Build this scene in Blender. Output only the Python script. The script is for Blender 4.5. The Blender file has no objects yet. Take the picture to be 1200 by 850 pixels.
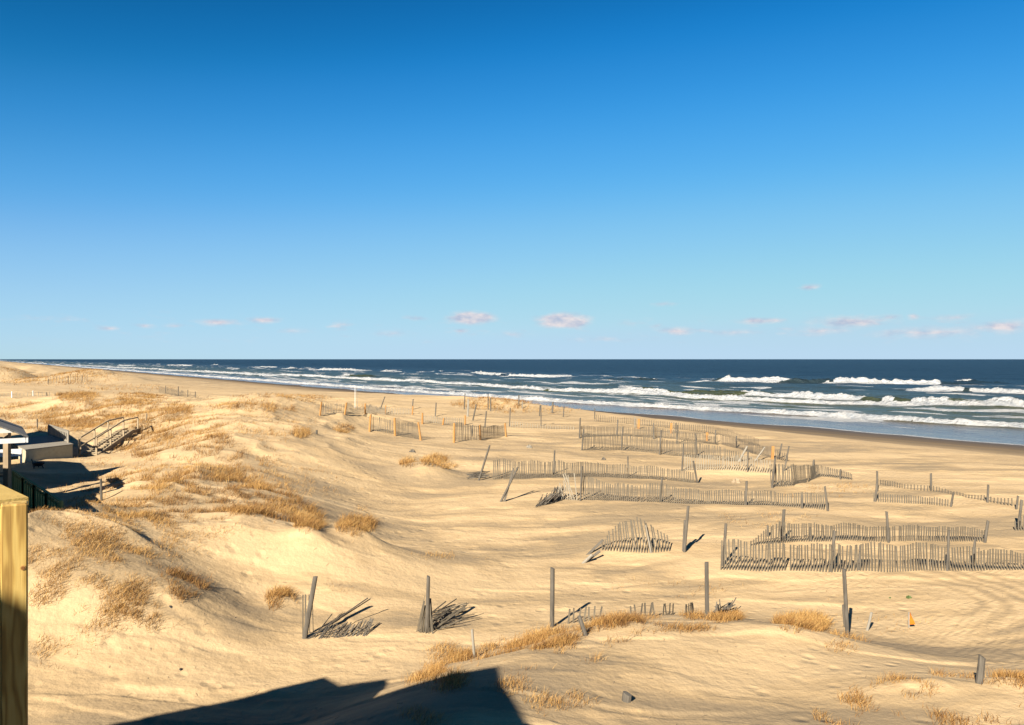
import math, random
import numpy as np
random.seed(7); rng = np.random.default_rng(11)
# ---------------------------------------------------------------- frame of reference
F = 933.33            # focal length in photo pixels (28 mm on a 36 mm sensor, 1200 px wide)
HC = 9.5              # eye height above the sea
PX0, PY0 = 600.0, 421.0
NU = (0.831, 0.556)   # seaward
NV = (-0.556, 0.831)  # along the shore, northwards
SHADOW_AZ = math.radians(26.0)
SUN_EL = math.radians(31.0)
SUN_DIR = np.array([-math.sin(SHADOW_AZ)*math.cos(SUN_EL), -math.cos(SHADOW_AZ)*math.cos(SUN_EL), math.sin(SUN_EL)])

def uv(x, y): return x*NU[0]+y*NU[1], x*NV[0]+y*NV[1]
def xy(u, v): return u*NU[0]+v*NV[0], u*NU[1]+v*NV[1]
def sstep(a, b, x):
    t = np.clip((x-a)/(b-a), 0, 1); return t*t*(3-2*t)

# ---------------------------------------------------------------- numpy noise
def _h(ix, iy, s):
    n = (ix.astype(np.int64)*374761393 + iy.astype(np.int64)*668265263 + s*1274126177) & 0xffffffff
    n = ((n ^ (n >> 13))*1274126177) & 0xffffffff
    n = ((n ^ (n >> 15))*2246822519) & 0xffffffff
    return ((n ^ (n >> 16)) & 0xffff)/65535.0*2-1
def vnoise(x, y, s=0):
    x = np.asarray(x, float); y = np.asarray(y, float)
    ix = np.floor(x); iy = np.floor(y); fx = x-ix; fy = y-iy
    fx = fx*fx*fx*(fx*(fx*6-15)+10); fy = fy*fy*fy*(fy*(fy*6-15)+10)
    ix = ix.astype(np.int64); iy = iy.astype(np.int64)
    a = _h(ix, iy, s); b = _h(ix+1, iy, s); c = _h(ix, iy+1, s); d = _h(ix+1, iy+1, s)
    return (a*(1-fx)+b*fx)*(1-fy)+(c*(1-fx)+d*fx)*fy
def fbm(x, y, oc=4, s=0):
    t = 0; a = 0.5; c, q = math.cos(.6), math.sin(.6)
    for i in range(oc):
        t = t+a*vnoise(x, y, s+i*17); a *= .5
        x, y = (x*c-y*q)*2.03+3.1, (x*q+y*c)*2.03-1.7
    return t

# ---------------------------------------------------------------- terrain: thin plate through surveyed spots
# (photo px, photo py, distance) -> the ground there
CP = [
 (647,735,20.5),(828,722,21.4),(1000,743,20),(360,748,19.7),(495,740,19.9),(804,647,27.2),(850,668,25.3),(1110,668,25.3),
 (1190,668,25.3),(1155,635,28.8),(970,598,33.7),(680,586,35.8),(560,562,40.7),(860,565,40.8),(685,527,52),(850,527,53.5),(1000,570,38.5),
 (530,518,53),(435,505,57.8),(375,487,69),(610,487,75),(590,474,86),(950,640,27.6),(1050,700,22.9),(1190,740,20),(1190,600,33),
 (700,690,24),(600,690,23.9),(500,690,23.7),(450,600,35),(550,600,34),(650,620,31.5),(420,650,27.6),(560,640,29),
 (750,600,33.5),(620,540,46),(730,500,66),
 (160,850,15.2),(300,800,17.2),(250,760,18.5),(400,800,17.2),(480,770,18.7),(350,850,15.2),
 # far side of the hollow and far dunes
 (90,466,76),(30,474,72),(150,468,80),(60,500,57),(20,505,54),(230,462,110),(60,447,120),(150,452,115),(30,432,220),
 # hollow with the neighbour's yard
 (60,552,36),(60,537,42),(20,540,40),(100,590,30.2),(40,612,26.5),(120,560,34.5),(125,545,38.5),(10,590,28),
 # dune lip in front of the hollow
 (75,605,22),(33,618,20.8),(105,595,24),(140,573,28),(60,650,19.6),(120,680,19.3),(50,720,18.3),(60,770,17.5),(100,830,15.7),
 (150,545,38),(170,502,50),(222,482,57),(190,520,44),(160,600,26.2),
 # great dune
 (330,463,62),(250,472,60),(250,500,45),(285,482,53),(228,528,38.5),(205,555,32),(320,500,48),(350,500,51),(200,580,28.6),(250,570,31),(300,545,37.5),(350,612,25.5),(300,612,25.2),
 (330,642,24.2),(430,622,26.4),(270,642,23.9),(200,650,22.2),(230,687,20.6),(190,742,18.6),(300,700,22.1),(330,690,22.4),
 (400,560,38.6),(400,505,55),(455,490,64),(350,470,66),(425,473,78),(480,562,40.2),(400,600,31.2),(300,575,30.6),
 # mound at the viewer's feet
 (560,779,15.2),(640,754,16.6),(720,738,17.6),(800,730,18.6),(900,737,18),(1000,762,17.4),(470,827,13.4),(600,845,12.4),(700,840,13),
 (800,840,13.4),(900,800,15.4),(1000,840,13.4),(1100,800,14.9),(1190,797,15),(1100,845,13.2),(1080,745,19.9),(1150,772,18.2),(1190,845,13.2),
 (430,852,12.4),(540,775,18.4),(620,752,19.2),
]
def wpt(px, py, d): return np.array([(px-PX0)/F*d, d, HC-(py-PY0)/F*d])
_c = [wpt(*c) for c in CP]
_c += [np.array(p, float) for p in [(0,6,4.0),(-8,8,3.0),(10,8,3.6),(-16,14,3.2),(18,14,3.4),(-30,20,4.2),(-28,40,4.3),(-10,0,3.0),(10,0,3.4),(0,-15,3.2),(-30,-10,3.6),(-44,30,4.3),(-60,60,4.8),(40,5,3.0),(-55,95,5.6),(-110,160,5.5)]]
C3 = np.array(_c)
CXY = C3[:, :2]/30.0
def _U(r2): return np.where(r2 > 1e-12, r2*np.log(np.maximum(r2, 1e-12)), 0)
def _fit():
    n = len(CXY); d = ((CXY[:, None]-CXY[None])**2).sum(-1)
    K = _U(d)+np.eye(n)*0.004
    P = np.hstack([np.ones((n, 1)), CXY]); A = np.zeros((n+3, n+3)); A[:n, :n] = K; A[:n, n:] = P; A[n:, :n] = P.T
    b = np.zeros(n+3); b[:n] = C3[:, 2]
    return np.linalg.solve(A, b)
_W = _fit()
def _tps(x, y):
    x = np.asarray(x, float)/30; y = np.asarray(y, float)/30
    z = _W[-3]+_W[-2]*x+_W[-1]*y
    for i in range(len(CXY)):
        z = z+_W[i]*_U((x-CXY[i, 0])**2+(y-CXY[i, 1])**2)
    return z
# the plate is solved once on a 1 m lattice and read back with cubic interpolation
_gx = np.arange(-142., 143.); _gy = np.arange(-42., 182.)
_T = _tps(*[a.ravel() for a in np.meshgrid(_gx, _gy)]).reshape(len(_gy), len(_gx))
def _cub(t): return (((-.5*t+1)*t-.5)*t, (1.5*t-2.5)*t*t+1, ((-1.5*t+2)*t+.5)*t, (.5*t-.5)*t*t)
def tps(x, y):
    x = np.clip(x+142, 1, 282.999); y = np.clip(y+42, 1, 220.999)
    ix = x.astype(int); iy = y.astype(int); wx = _cub(x-ix); wy = _cub(y-iy); z = 0
    for j in range(4):
        r = 0
        for i in range(4): r = r+wx[i]*_T[iy+j-1, ix+i-1]
        z = z+wy[j]*r
    return z
MOUNDS = [  # px, py, d, radius across, radius along, height : small hummocks
 (498,552,41.3,1.5,.9,.62),(350,512,50,.9,.7,.3),(402,506,55.5,.9,.7,.3),(940,745,18,1.3,.7,.22),(415,622,26.2,.8,.6,.3),(362,616,24.8,.7,.5,.25),
 (330,712,21.6,.5,.4,.18),(205,700,20,1.2,.8,.12),(720,740,17.8,1.0,.5,.16),(585,478,84,4,2,.7),(540,474,88,5,2,.5),(90,478,68,4,3,.8),(140,482,62,3,2,.5),(740,645,28,1.4,.7,.35),
 (1085,812,14.6,1.0,.4,.16),(1185,806,14.8,.5,.3,.12),(510,655,27.4,.6,.4,.12),(875,545,44,2.5,1.2,.35),(690,516,54,3,1.0,.25),(940,610,31.5,2.2,1.0,.25)]
_M = [(*wpt(m[0], m[1], m[2])[:2], m[3], m[4], m[5]) for m in MOUNDS]
def ground(x, y):
    x = np.asarray(x, float); y = np.asarray(y, float); sh = x.shape
    x = x.ravel(); y = y.ravel(); out = np.empty_like(x)
    for k in range(0, len(x), 60000):
        out[k:k+60000] = _ground(x[k:k+60000], y[k:k+60000])
    return out.reshape(sh)
def _ground(x, y):
    u, v = uv(x, y); r = np.hypot(x, y)
    far = np.interp(u, [-400, 0, 30, 55, 66, 82, 95, 120, 220, 20000], [3.5, 5.0, 4.6, 3.0, 2.5, 1.15, 0.0, -.75, -5, -12])
    dn = sstep(36, 16, u)
    far = far+dn*(fbm(u/22+5, v/30, 4, 3)*3.2+0.6)*sstep(80, 160, r)*sstep(-300, -80, u)
    far = far+sstep(-20, -400, u)*fbm(u/60, v/60, 3, 9)*1.5
    back = sstep(6, -30, y)
    z = tps(x, y)
    z = np.clip(z, 2.2, 8.0)
    w = sstep(62, 50, u)*sstep(165, 110, r)*(1-back)*sstep(70, 45, -x-0.55*y)
    z = z*w+np.where(y < 0, np.minimum(far, 3.4), far)*(1-w)
    for mx, my, a, b, h in _M:
        z = z+h*np.exp(-(((x-mx)/a)**2+((y-my)/b)**2))
    rough = sstep(70, 45, u)*.8+.2*sstep(90, 60, u)
    z = z+rough*(fbm(x/4.5, y/3.2, 3, 21)*.09+fbm(x/1.1, y/.8, 3, 31)*.035)
    hi = sstep(3.9, 4.8, z)*sstep(40, 25, u)*sstep(130, 90, r)
    wx_, wy_ = x+.9*fbm(x/3, y/3, 2, 51), y+.9*fbm(x/3, y/3, 2, 52)
    z = z+hi*((.42-np.abs(vnoise(wx_/3.6, wy_/2.6, 53)))*.42+(.4-np.abs(vnoise(wx_/1.5, wy_/1.2, 54)))*.14)
    # wind steps: low ledges that run across the flats
    led = fbm(x/6+.2*y, y/1.6, 3, 41)
    z = z+rough*.035*sstep(.02, .10, led)
    # tide lines on the beach
    z = z+sstep(52, 60, u)*sstep(94, 86, u)*.05*vnoise(u/2.2+fbm(v/40, u/9, 2, 5)*1.5, v/90, 6)
    z = z+sstep(80, 95, u)*fbm(v/16, u/30, 3, 8)*.12
    return z
def gz(x, y): return float(ground(np.array([x]), np.array([y]))[0])
_D = np.concatenate([np.arange(9, 120, .06), np.geomspace(120, 600, 500)])
def at(px, py):
    """the spot on the sand that the photo shows at this pixel"""
    x = (px-PX0)/F*_D; z = HC-(py-PY0)/F*_D
    h = ground(x, _D)-z
    k = np.nonzero(h > 0)[0]
    i = k[0] if len(k) else len(_D)-1
    if i > 0:
        t = h[i-1]/(h[i-1]-h[i]) if h[i] != h[i-1] else 0
        d = _D[i-1]+(_D[i]-_D[i-1])*t
    else: d = _D[0]
    xx = (px-PX0)/F*d
    return np.array([xx, d, gz(xx, d)])
def proj(p): return PX0+F*p[0]/p[1], PY0+F*(HC-p[2])/p[1]
# ================================================================ Blender
import bpy
scene = bpy.context.scene
COL = scene.collection
D2 = bpy.data
def R(a): return math.radians(a)

# ---------------------------------------------------------------- materials
def new_mat(name):
    m = D2.materials.new(name); m.use_nodes = True
    nt = m.node_tree; b = nt.nodes['Principled BSDF']; return m, nt, b
def nd(nt, t, **kw):
    n = nt.nodes.new(t)
    for k, v in kw.items():
        if k.startswith('_'):
            continue
        setattr(n, k, v)
    return n
def noise(nt, vec, scale, detail=4, rough=.55, dist=0):
    n = nt.nodes.new('ShaderNodeTexNoise'); n.inputs['Scale'].default_value = scale
    n.inputs['Detail'].default_value = detail; n.inputs['Roughness'].default_value = rough; n.inputs['Distortion'].default_value = dist
    if vec is not None: nt.links.new(vec, n.inputs['Vector'])
    return n.outputs['Fac']
def mapping(nt, vec, scale, rot=(0, 0, 0)):
    n = nt.nodes.new('ShaderNodeMapping'); n.inputs['Scale'].default_value = scale; n.inputs['Rotation'].default_value = rot
    nt.links.new(vec, n.inputs['Vector']); return n.outputs['Vector']
def ramp(nt, fac, stops):
    n = nt.nodes.new('ShaderNodeValToRGB'); e = n.color_ramp.elements
    while len(e) < len(stops): e.new(.5)
    for i, (p, c) in enumerate(stops):
        e[i].position = p; e[i].color = (*c, 1) if len(c) == 3 else c
    nt.links.new(fac, n.inputs['Fac']); return n.outputs['Color']
def mixc(nt, fac, a, b, mode='MIX'):
    n = nt.nodes.new('ShaderNodeMix'); n.data_type = 'RGBA'; n.blend_type = mode
    for s, v in ((n.inputs[0], fac), (n.inputs[6], a), (n.inputs[7], b)):
        if hasattr(v, 'is_output'): nt.links.new(v, s)
        elif isinstance(v, (int, float)): s.default_value = v
        else: s.default_value = (*v, 1)
    return n.outputs[2]
def mth(nt, op, a, b=None, c=None, clamp=False):
    n = nt.nodes.new('ShaderNodeMath'); n.operation = op; n.use_clamp = clamp
    for s, v in zip(n.inputs, (a, b, c)):
        if v is None: continue
        if hasattr(v, 'is_output'): nt.links.new(v, s)
        else: s.default_value = v
    return n.outputs[0]
def attr(nt, name):
    n = nt.nodes.new('ShaderNodeAttribute'); n.attribute_name = name; return n.outputs['Fac']
def bump(nt, h, strength, dist):
    n = nt.nodes.new('ShaderNodeBump'); n.inputs['Strength'].default_value = strength; n.inputs['Distance'].default_value = dist
    nt.links.new(h, n.inputs['Height']); return n

def sand_material():
    m, nt, b = new_mat('beach_sand'); L = nt.links
    pos = nt.nodes.new('ShaderNodeNewGeometry').outputs['Position']
    tone = attr(nt, 'tone'); wet = attr(nt, 'wet')
    n1 = noise(nt, pos, .9, 6, .6); n2 = noise(nt, mapping(nt, pos, (1.5, 5.5, 3), (0, 0, .12)), 1, 7, .68, .6); n3 = noise(nt, pos, 60, 3, .7)
    t = mth(nt, 'ADD', tone, mth(nt, 'MULTIPLY_ADD', n1, .5, -.25))
    t = mth(nt, 'ADD', t, mth(nt, 'MULTIPLY_ADD', n2, 1.5, -.78), clamp=True)
    col = ramp(nt, t, [(0, SAND[0]), (.45, SAND[1]), (1, SAND[2])])
    col = mixc(nt, .35, col, ramp(nt, n3, [(.3, (.6, .6, .6)), (.7, (1.3, 1.3, 1.3))]), 'MULTIPLY')
    wetc = ramp(nt, wet, [(0, (1, 1, 1)), (.5, (.40, .375, .33)), (1, (.22, .195, .155))])
    col = mixc(nt, 1.0, col, wetc, 'MULTIPLY')
    L.new(col, b.inputs['Base Color'])
    L.new(mth(nt, 'MULTIPLY_ADD', wet, -.38, .95), b.inputs['Roughness'])
    b.inputs['Specular IOR Level'].default_value = .25
    rip = nd(nt, 'ShaderNodeTexWave'); rip.inputs['Scale'].default_value = 2.2; rip.inputs['Distortion'].default_value = 9
    rip.inputs['Detail'].default_value = 3; rip.inputs['Detail Scale'].default_value = .8
    L.new(mapping(nt, pos, (.5, 1.1, 1), (0, 0, .35)), rip.inputs['Vector'])
    rp = mth(nt, 'MULTIPLY', mth(nt, 'MULTIPLY', rip.outputs['Fac'], attr(nt, 'ripple')), .035)
    lump = mth(nt, 'MULTIPLY_ADD', noise(nt, pos, 7, 5, .6), .07, rp)
    lump = mth(nt, 'ADD', lump, mth(nt, 'MULTIPLY', noise(nt, pos, 2.2, 4, .6), .10))
    vo = nt.nodes.new('ShaderNodeTexVoronoi'); vo.inputs['Scale'].default_value = 1.9; L.new(mapping(nt, pos, (1, 1, .3)), vo.inputs['Vector'])
    dent = mth(nt, 'MULTIPLY', mth(nt, 'SUBTRACT', 1, mth(nt, 'MULTIPLY', vo.outputs['Distance'], 3.2), clamp=True), mth(nt, 'MULTIPLY', mth(nt, 'SUBTRACT', noise(nt, pos, .22, 3), .44, clamp=True), 5.0, clamp=True))
    lump = mth(nt, 'MULTIPLY_ADD', dent, -.14, lump)
    rg = nt.nodes.new('ShaderNodeTexNoise'); rg.noise_type = 'RIDGED_MULTIFRACTAL'; rg.inputs['Scale'].default_value = 1.0; rg.inputs['Detail'].default_value = 6
    L.new(mapping(nt, pos, (1.2, 3.6, 2), (0, 0, .15)), rg.inputs['Vector'])
    lump = mth(nt, 'MULTIPLY_ADD', rg.outputs['Fac'], .028, lump)
    st = mth(nt, 'MULTIPLY_ADD', wet, -.85, 1, clamp=True)
    bm = bump(nt, lump, .8, 1.0); L.new(mth(nt, 'MULTIPLY', st, .4), bm.inputs['Strength'])
    L.new(bm.outputs[0], b.inputs['Normal'])
    return m
SAND = [(.395, .285, .155), (.325, .231, .122), (.230, .170, .098)]
ALB = .84

def water_material():
    m, nt, b = new_mat('sea_water'); L = nt.links
    pos = nt.nodes.new('ShaderNodeNewGeometry').outputs['Position']
    foam = attr(nt, 'foam'); shal = attr(nt, 'shallow')
    base = ramp(nt, shal, [(0, (.010, .024, .040)), (.35, (.012, .024, .034)), (.55, (.040, .046, .020)), (1, (.082, .066, .060))])
    L.new(base, b.inputs['Base Color'])
    L.new(mth(nt, 'MULTIPLY_ADD', shal, -.27, .46), b.inputs['Roughness']); b.inputs['IOR'].default_value = 1.33
    b.inputs['Specular IOR Level'].default_value = .22
    rot = (0, 0, -R(33.8))
    v = mapping(nt, pos, (1, .45, 1), rot)
    h = mth(nt, 'MULTIPLY', noise(nt, v, .11, 6, .66), 4.2)
    h = mth(nt, 'MULTIPLY_ADD', noise(nt, v, .9, 4, .6), .45, h)
    bm = bump(nt, h, 1.0, 1.0)
    calm = mth(nt, 'MULTIPLY_ADD', mth(nt, 'SUBTRACT', shal, .6, clamp=True), -2.3, 1, clamp=True)
    L.new(mth(nt, 'MULTIPLY_ADD', calm, .93, .05), bm.inputs['Strength'])
    L.new(bm.outputs[0], b.inputs['Normal'])
    fb = nt.nodes.new('ShaderNodeBsdfDiffuse')
    fn = noise(nt, mapping(nt, pos, (1, .42, 1), rot), .55, 8, .72)
    L.new(ramp(nt, fn, [(.3, (.24, .27, .30)), (.62, (.48, .48, .465))]), fb.inputs['Color'])
    fbp = bump(nt, noise(nt, pos, .7, 7, .7), 1.0, 1.6); L.new(fbp.outputs[0], fb.inputs['Normal'])
    f = mth(nt, 'SUBTRACT', mth(nt, 'MULTIPLY', foam, 1.9), mth(nt, 'MULTIPLY', fn, 1.1))
    f = mth(nt, 'MULTIPLY', f, 3.5, clamp=True)
    mx = nt.nodes.new('ShaderNodeMixShader'); L.new(f, mx.inputs[0]); L.new(b.outputs[0], mx.inputs[1]); L.new(fb.outputs[0], mx.inputs[2])
    L.new(mx.outputs[0], nt.nodes['Material Output'].inputs['Surface'])
    return m

def wood_material(name, a, c, grain=(22, 22, 1.6), rough=.85, knots=False):
    m, nt, b = new_mat(name); L = nt.links
    oc = nt.nodes.new('ShaderNodeTexCoord').outputs['Object']
    oi = nt.nodes.new('ShaderNodeObjectInfo').outputs['Random']
    off = nt.nodes.new('ShaderNodeVectorMath'); off.operation = 'ADD'; L.new(oc, off.inputs[0]); L.new(mth(nt, 'MULTIPLY', oi, 37), off.inputs[1])
    g = noise(nt, mapping(nt, off.outputs[0], grain), 1, 5, .65, .8)
    g2 = noise(nt, off.outputs[0], 2.3, 3, .6)
    t = mth(nt, 'ADD', mth(nt, 'MULTIPLY', g, .7), mth(nt, 'MULTIPLY', g2, .4))
    a = tuple(v*ALB for v in a); c = tuple(v*ALB for v in c); col = ramp(nt, t, [(.3, a), (.8, c)])
    L.new(col, b.inputs['Base Color']); b.inputs['Roughness'].default_value = rough; b.inputs['Specular IOR Level'].default_value = .2
    L.new(bump(nt, g, .5, .01).outputs[0], b.inputs['Normal'])
    return m
def plain_material(name, c, rough=.7, var=.2, scale=6):
    m, nt, b = new_mat(name)
    oc = nt.nodes.new('ShaderNodeTexCoord').outputs['Object']
    n = noise(nt, oc, scale, 5, .65)
    c = tuple(v*ALB for v in c); lo = tuple(v*(1-var) for v in c); hi = tuple(min(1, v*(1+var)) for v in c)
    nt.links.new(ramp(nt, n, [(.3, lo), (.7, hi)]), b.inputs['Base Color']); b.inputs['Roughness'].default_value = rough
    b.inputs['Specular IOR Level'].default_value = .3
    return m
def pine_material():
    m, nt, b = new_mat('yellow_pine'); L = nt.links
    oc = nt.nodes.new('ShaderNodeTexCoord').outputs['Object']
    # growth rings cut lengthwise: contours of a slowly varying field
    sw = noise(nt, mapping(nt, oc, (9, 9, 1.1)), 1, 3, .5)
    w = mth(nt, 'SINE', mth(nt, 'MULTIPLY', sw, 60))
    g = noise(nt, mapping(nt, oc, (160, 160, 5)), 1, 4, .6)
    t = mth(nt, 'ADD', mth(nt, 'MULTIPLY_ADD', w, .30, .42), mth(nt, 'MULTIPLY_ADD', g, .35, -.1))
    col = ramp(nt, t, [(.1, (.42, .30, .095)), (.5, (.35, .23, .062)), (.9, (.20, .115, .028))])
    L.new(col, b.inputs['Base Color']); b.inputs['Roughness'].default_value = .65; b.inputs['Specular IOR Level'].default_value = .25
    L.new(bump(nt, g, .3, .003).outputs[0], b.inputs['Normal'])
    return m
def shingle_material():
    m, nt, b = new_mat('asphalt_shingle'); L = nt.links
    oc = nt.nodes.new('ShaderNodeTexCoord').outputs['Object']
    br = nt.nodes.new('ShaderNodeTexBrick'); br.inputs['Scale'].default_value = 3.2; br.inputs['Mortar Size'].default_value = .012
    br.inputs['Color1'].default_value = (.10, .095, .085, 1); br.inputs['Color2'].default_value = (.16, .15, .135, 1); br.inputs['Mortar'].default_value = (.04, .04, .04, 1)
    L.new(oc, br.inputs['Vector'])
    L.new(mixc(nt, .5, br.outputs['Color'], ramp(nt, noise(nt, oc, 40, 3), [(.3, (.6, .6, .6)), (.7, (1.3, 1.3, 1.3))]), 'MULTIPLY'), b.inputs['Base Color'])
    b.inputs['Roughness'].default_value = .9
    return m
def siding_material(name, c):
    m, nt, b = new_mat(name); L = nt.links
    oc = nt.nodes.new('ShaderNodeTexCoord').outputs['Object']
    sx = nt.nodes.new('ShaderNodeSeparateXYZ'); L.new(oc, sx.inputs[0])
    fr = mth(nt, 'FRACT', mth(nt, 'MULTIPLY', sx.outputs[2], 6))
    n = noise(nt, oc, 3, 4)
    col = mixc(nt, 1.0, c, ramp(nt, n, [(.3, (.85, .85, .85)), (.7, (1.1, 1.1, 1.1))]), 'MULTIPLY')
    L.new(col, b.inputs['Base Color']); b.inputs['Roughness'].default_value = .7
    L.new(bump(nt, fr, .6, .02).outputs[0], b.inputs['Normal'])
    return m
def grass_material():
    m, nt, b = new_mat('dry_beach_grass'); L = nt.links
    t = attr(nt, 'tint')
    col = ramp(nt, t, [(0, (.085, .037, .012)), (.25, (.235, .118, .034)), (.6, (.385, .222, .068)), (1, (.50, .325, .12))])
    L.new(col, b.inputs['Base Color']); b.inputs['Roughness'].default_value = .7; b.inputs['Specular IOR Level'].default_value = .25
    tr = nt.nodes.new('ShaderNodeBsdfTranslucent'); L.new(col, tr.inputs['Color'])
    mx = nt.nodes.new('ShaderNodeMixShader'); mx.inputs[0].default_value = .22
    L.new(b.outputs[0], mx.inputs[1]); L.new(tr.outputs[0], mx.inputs[2])
    L.new(mx.outputs[0], nt.nodes['Material Output'].inputs['Surface'])
    return m

M = dict(
    sand=sand_material(), water=water_material(), grass=grass_material(), pine=pine_material(), shingle=shingle_material(),
    grey=wood_material('weathered_grey_wood', (.045, .039, .031), (.155, .137, .11)),
    pale=wood_material('bleached_wood', (.15, .135, .108), (.31, .28, .225)),
    slat=wood_material('weathered_slats', (.045, .037, .027), (.16, .138, .10)),
    slatpale=wood_material('bleached_slats', (.13, .113, .083), (.31, .275, .21)),
    slatdark=wood_material('dark_driftwood_slats', (.035, .03, .024), (.16, .14, .11)),
    new=wood_material('fresh_orange_timber', (.28, .135, .04), (.42, .225, .08)),
    stairwood=wood_material('sun_bleached_stair_wood', (.24, .18, .11), (.42, .34, .22)), brown=wood_material('brown_deck_wood', (.17, .125, .08), (.36, .28, .18)),
    green=wood_material('green_stained_wood', (.13, .16, .06), (.30, .34, .13)),
    white=plain_material('white_paint', (.66, .66, .63), .5, .08), weed=plain_material('weed_green', (.07, .10, .03)), wire=plain_material('rusted_wire', (.10, .07, .05), .6),
    wall=siding_material('grey_siding', (.30, .29, .26)), wallb=siding_material('brown_siding', (.16, .13, .10)),
    pineboard=wood_material('yellow_pine_boards', (.36, .24, .07), (.50, .36, .115), (14, 14, 14)), skirt=plain_material('grey_green_boards', (.38, .35, .24), .8, .12), metal=plain_material('blackened_metal', (.02, .02, .022), .5),
    orange=plain_material('orange_plastic', (.55, .15, .012), .5, .08), glass=plain_material('window_glass', (.02, .03, .04), .06, .05),
    knot=plain_material('pine_knot', (.20, .085, .022), .6, .3, 60), crack=plain_material('pine_knot_rim', (.40, .22, .07), .6, .2, 60),
)

# ---------------------------------------------------------------- mesh building
class MB:
    def __init__(s): s.v = []; s.f = []; s.n = 0
    def add(s, verts, faces):
        s.v += [tuple(map(float, p)) for p in verts]; s.f += [tuple(i+s.n for i in f) for f in faces]; s.n += len(verts)
    def beam(s, p0, p1, w, h, up=(0, 0, 1), taper=1.0):
        """a board from p0 to p1; w across, h along 'up'"""
        p0 = np.array(p0, float); p1 = np.array(p1, float); t = p1-p0; t /= np.linalg.norm(t)
        up = np.array(up, float); sd = np.cross(t, up)
        if np.linalg.norm(sd) < 1e-4: sd = np.cross(t, (1, .0, 0))
        sd /= np.linalg.norm(sd); q = np.cross(sd, t)
        vs = []
        for p, k in ((p0, 1), (p1, taper)):
            for a, b in ((-1, -1), (1, -1), (1, 1), (-1, 1)): vs.append(p+sd*a*w/2*k+q*b*h/2*k)
        s.add(vs, [(3, 2, 1, 0), (4, 5, 6, 7), (0, 1, 5, 4), (1, 2, 6, 5), (2, 3, 7, 6), (3, 0, 4, 7)])
    def box(s, c, size, rot=0):
        cx, cy, cz = c; a, b = math.cos(rot), math.sin(rot); vs = []
        for dz in (-1, 1):
            for dx, dy in ((-1, -1), (1, -1), (1, 1), (-1, 1)):
                x, y = dx*size[0]/2, dy*size[1]/2
                vs.append((cx+x*a-y*b, cy+x*b+y*a, cz+dz*size[2]/2))
        s.add(vs, [(3, 2, 1, 0), (4, 5, 6, 7), (0, 1, 5, 4), (1, 2, 6, 5), (2, 3, 7, 6), (3, 0, 4, 7)])
    def log(s, p0, p1, r, seg=9, rings=5, wob=.08, taper=.85, cut=.25):
        """a weathered post: slightly out of round, tapering, sawn or split at the top"""
        p0 = np.array(p0, float); p1 = np.array(p1, float); t = p1-p0; t /= np.linalg.norm(t)
        a = np.cross(t, (.3, 1, .1)); a /= np.linalg.norm(a); b = np.cross(t, a)
        ph = random.random()*6; vs = []; tilt = random.uniform(-1, 1)*cut
        for i in range(rings):
            k = i/(rings-1); c = p0+(p1-p0)*k
            c = c+a*math.sin(k*3+ph)*wob*r+b*math.cos(k*2.3+ph)*wob*r
            for j in range(seg):
                th = 2*math.pi*j/seg; rr = r*(1+(taper-1)*k)*(1+.10*math.sin(2*th+ph)+.05*math.sin(5*th+ph*2))
                q = c+a*math.cos(th)*rr+b*math.sin(th)*rr
                if i == rings-1: q = q+t*(math.cos(th)*tilt*r*1.6)
                vs.append(q)
        fs = []
        for i in range(rings-1):
            for j in range(seg):
                j2 = (j+1) % seg; fs.append((i*seg+j, i*seg+j2, (i+1)*seg+j2, (i+1)*seg+j))
        fs.append(tuple(range((rings-1)*seg, rings*seg))); fs.append(tuple(reversed(range(seg))))
        s.add(vs, fs)
    def prism(s, poly, u0, u1, mp):
        """poly of (v, z) swept from u0 to u1; mp maps (u, v, z) to the world"""
        n = len(poly); vs = [mp(u0, *p) for p in poly]+[mp(u1, *p) for p in poly]
        s.add(vs, [tuple(range(n)), tuple(reversed(range(n, 2*n)))]+[(i, n+i, n+(i+1) % n, (i+1) % n) for i in range(n)])
    def build(s, name, mat, parent=None, origin=None):
        me = D2.meshes.new(name)
        o0 = np.array(origin if origin is not None else (parent['o'] if parent is not None else (0, 0, 0)), float)
        V = np.array(s.v, float)-o0
        me.from_pydata(V.tolist(), [], s.f); me.materials.append(M[mat] if isinstance(mat, str) else mat); me.update()
        import bmesh
        b = bmesh.new(); b.from_mesh(me); bmesh.ops.recalc_face_normals(b, faces=b.faces); b.to_mesh(me); b.free()
        o = D2.objects.new(name, me); COL.objects.link(o)
        if parent is not None:
            o.parent = parent['e']
        else: o.location = o0
        return o
def tag(o, label=None, cat=None, group=None, kind=None):
    if label: o['label'] = label
    if cat: o['category'] = cat
    if group: o['group'] = group
    if kind: o['kind'] = kind
    return o
def thing(name, loc, label, cat, group=None):
    e = D2.objects.new(name, None); e.empty_display_size = .2; COL.objects.link(e); e.location = tuple(map(float, loc))
    tag(e, label, cat, group); return {'e': e, 'o': np.array(loc, float)}

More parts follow.
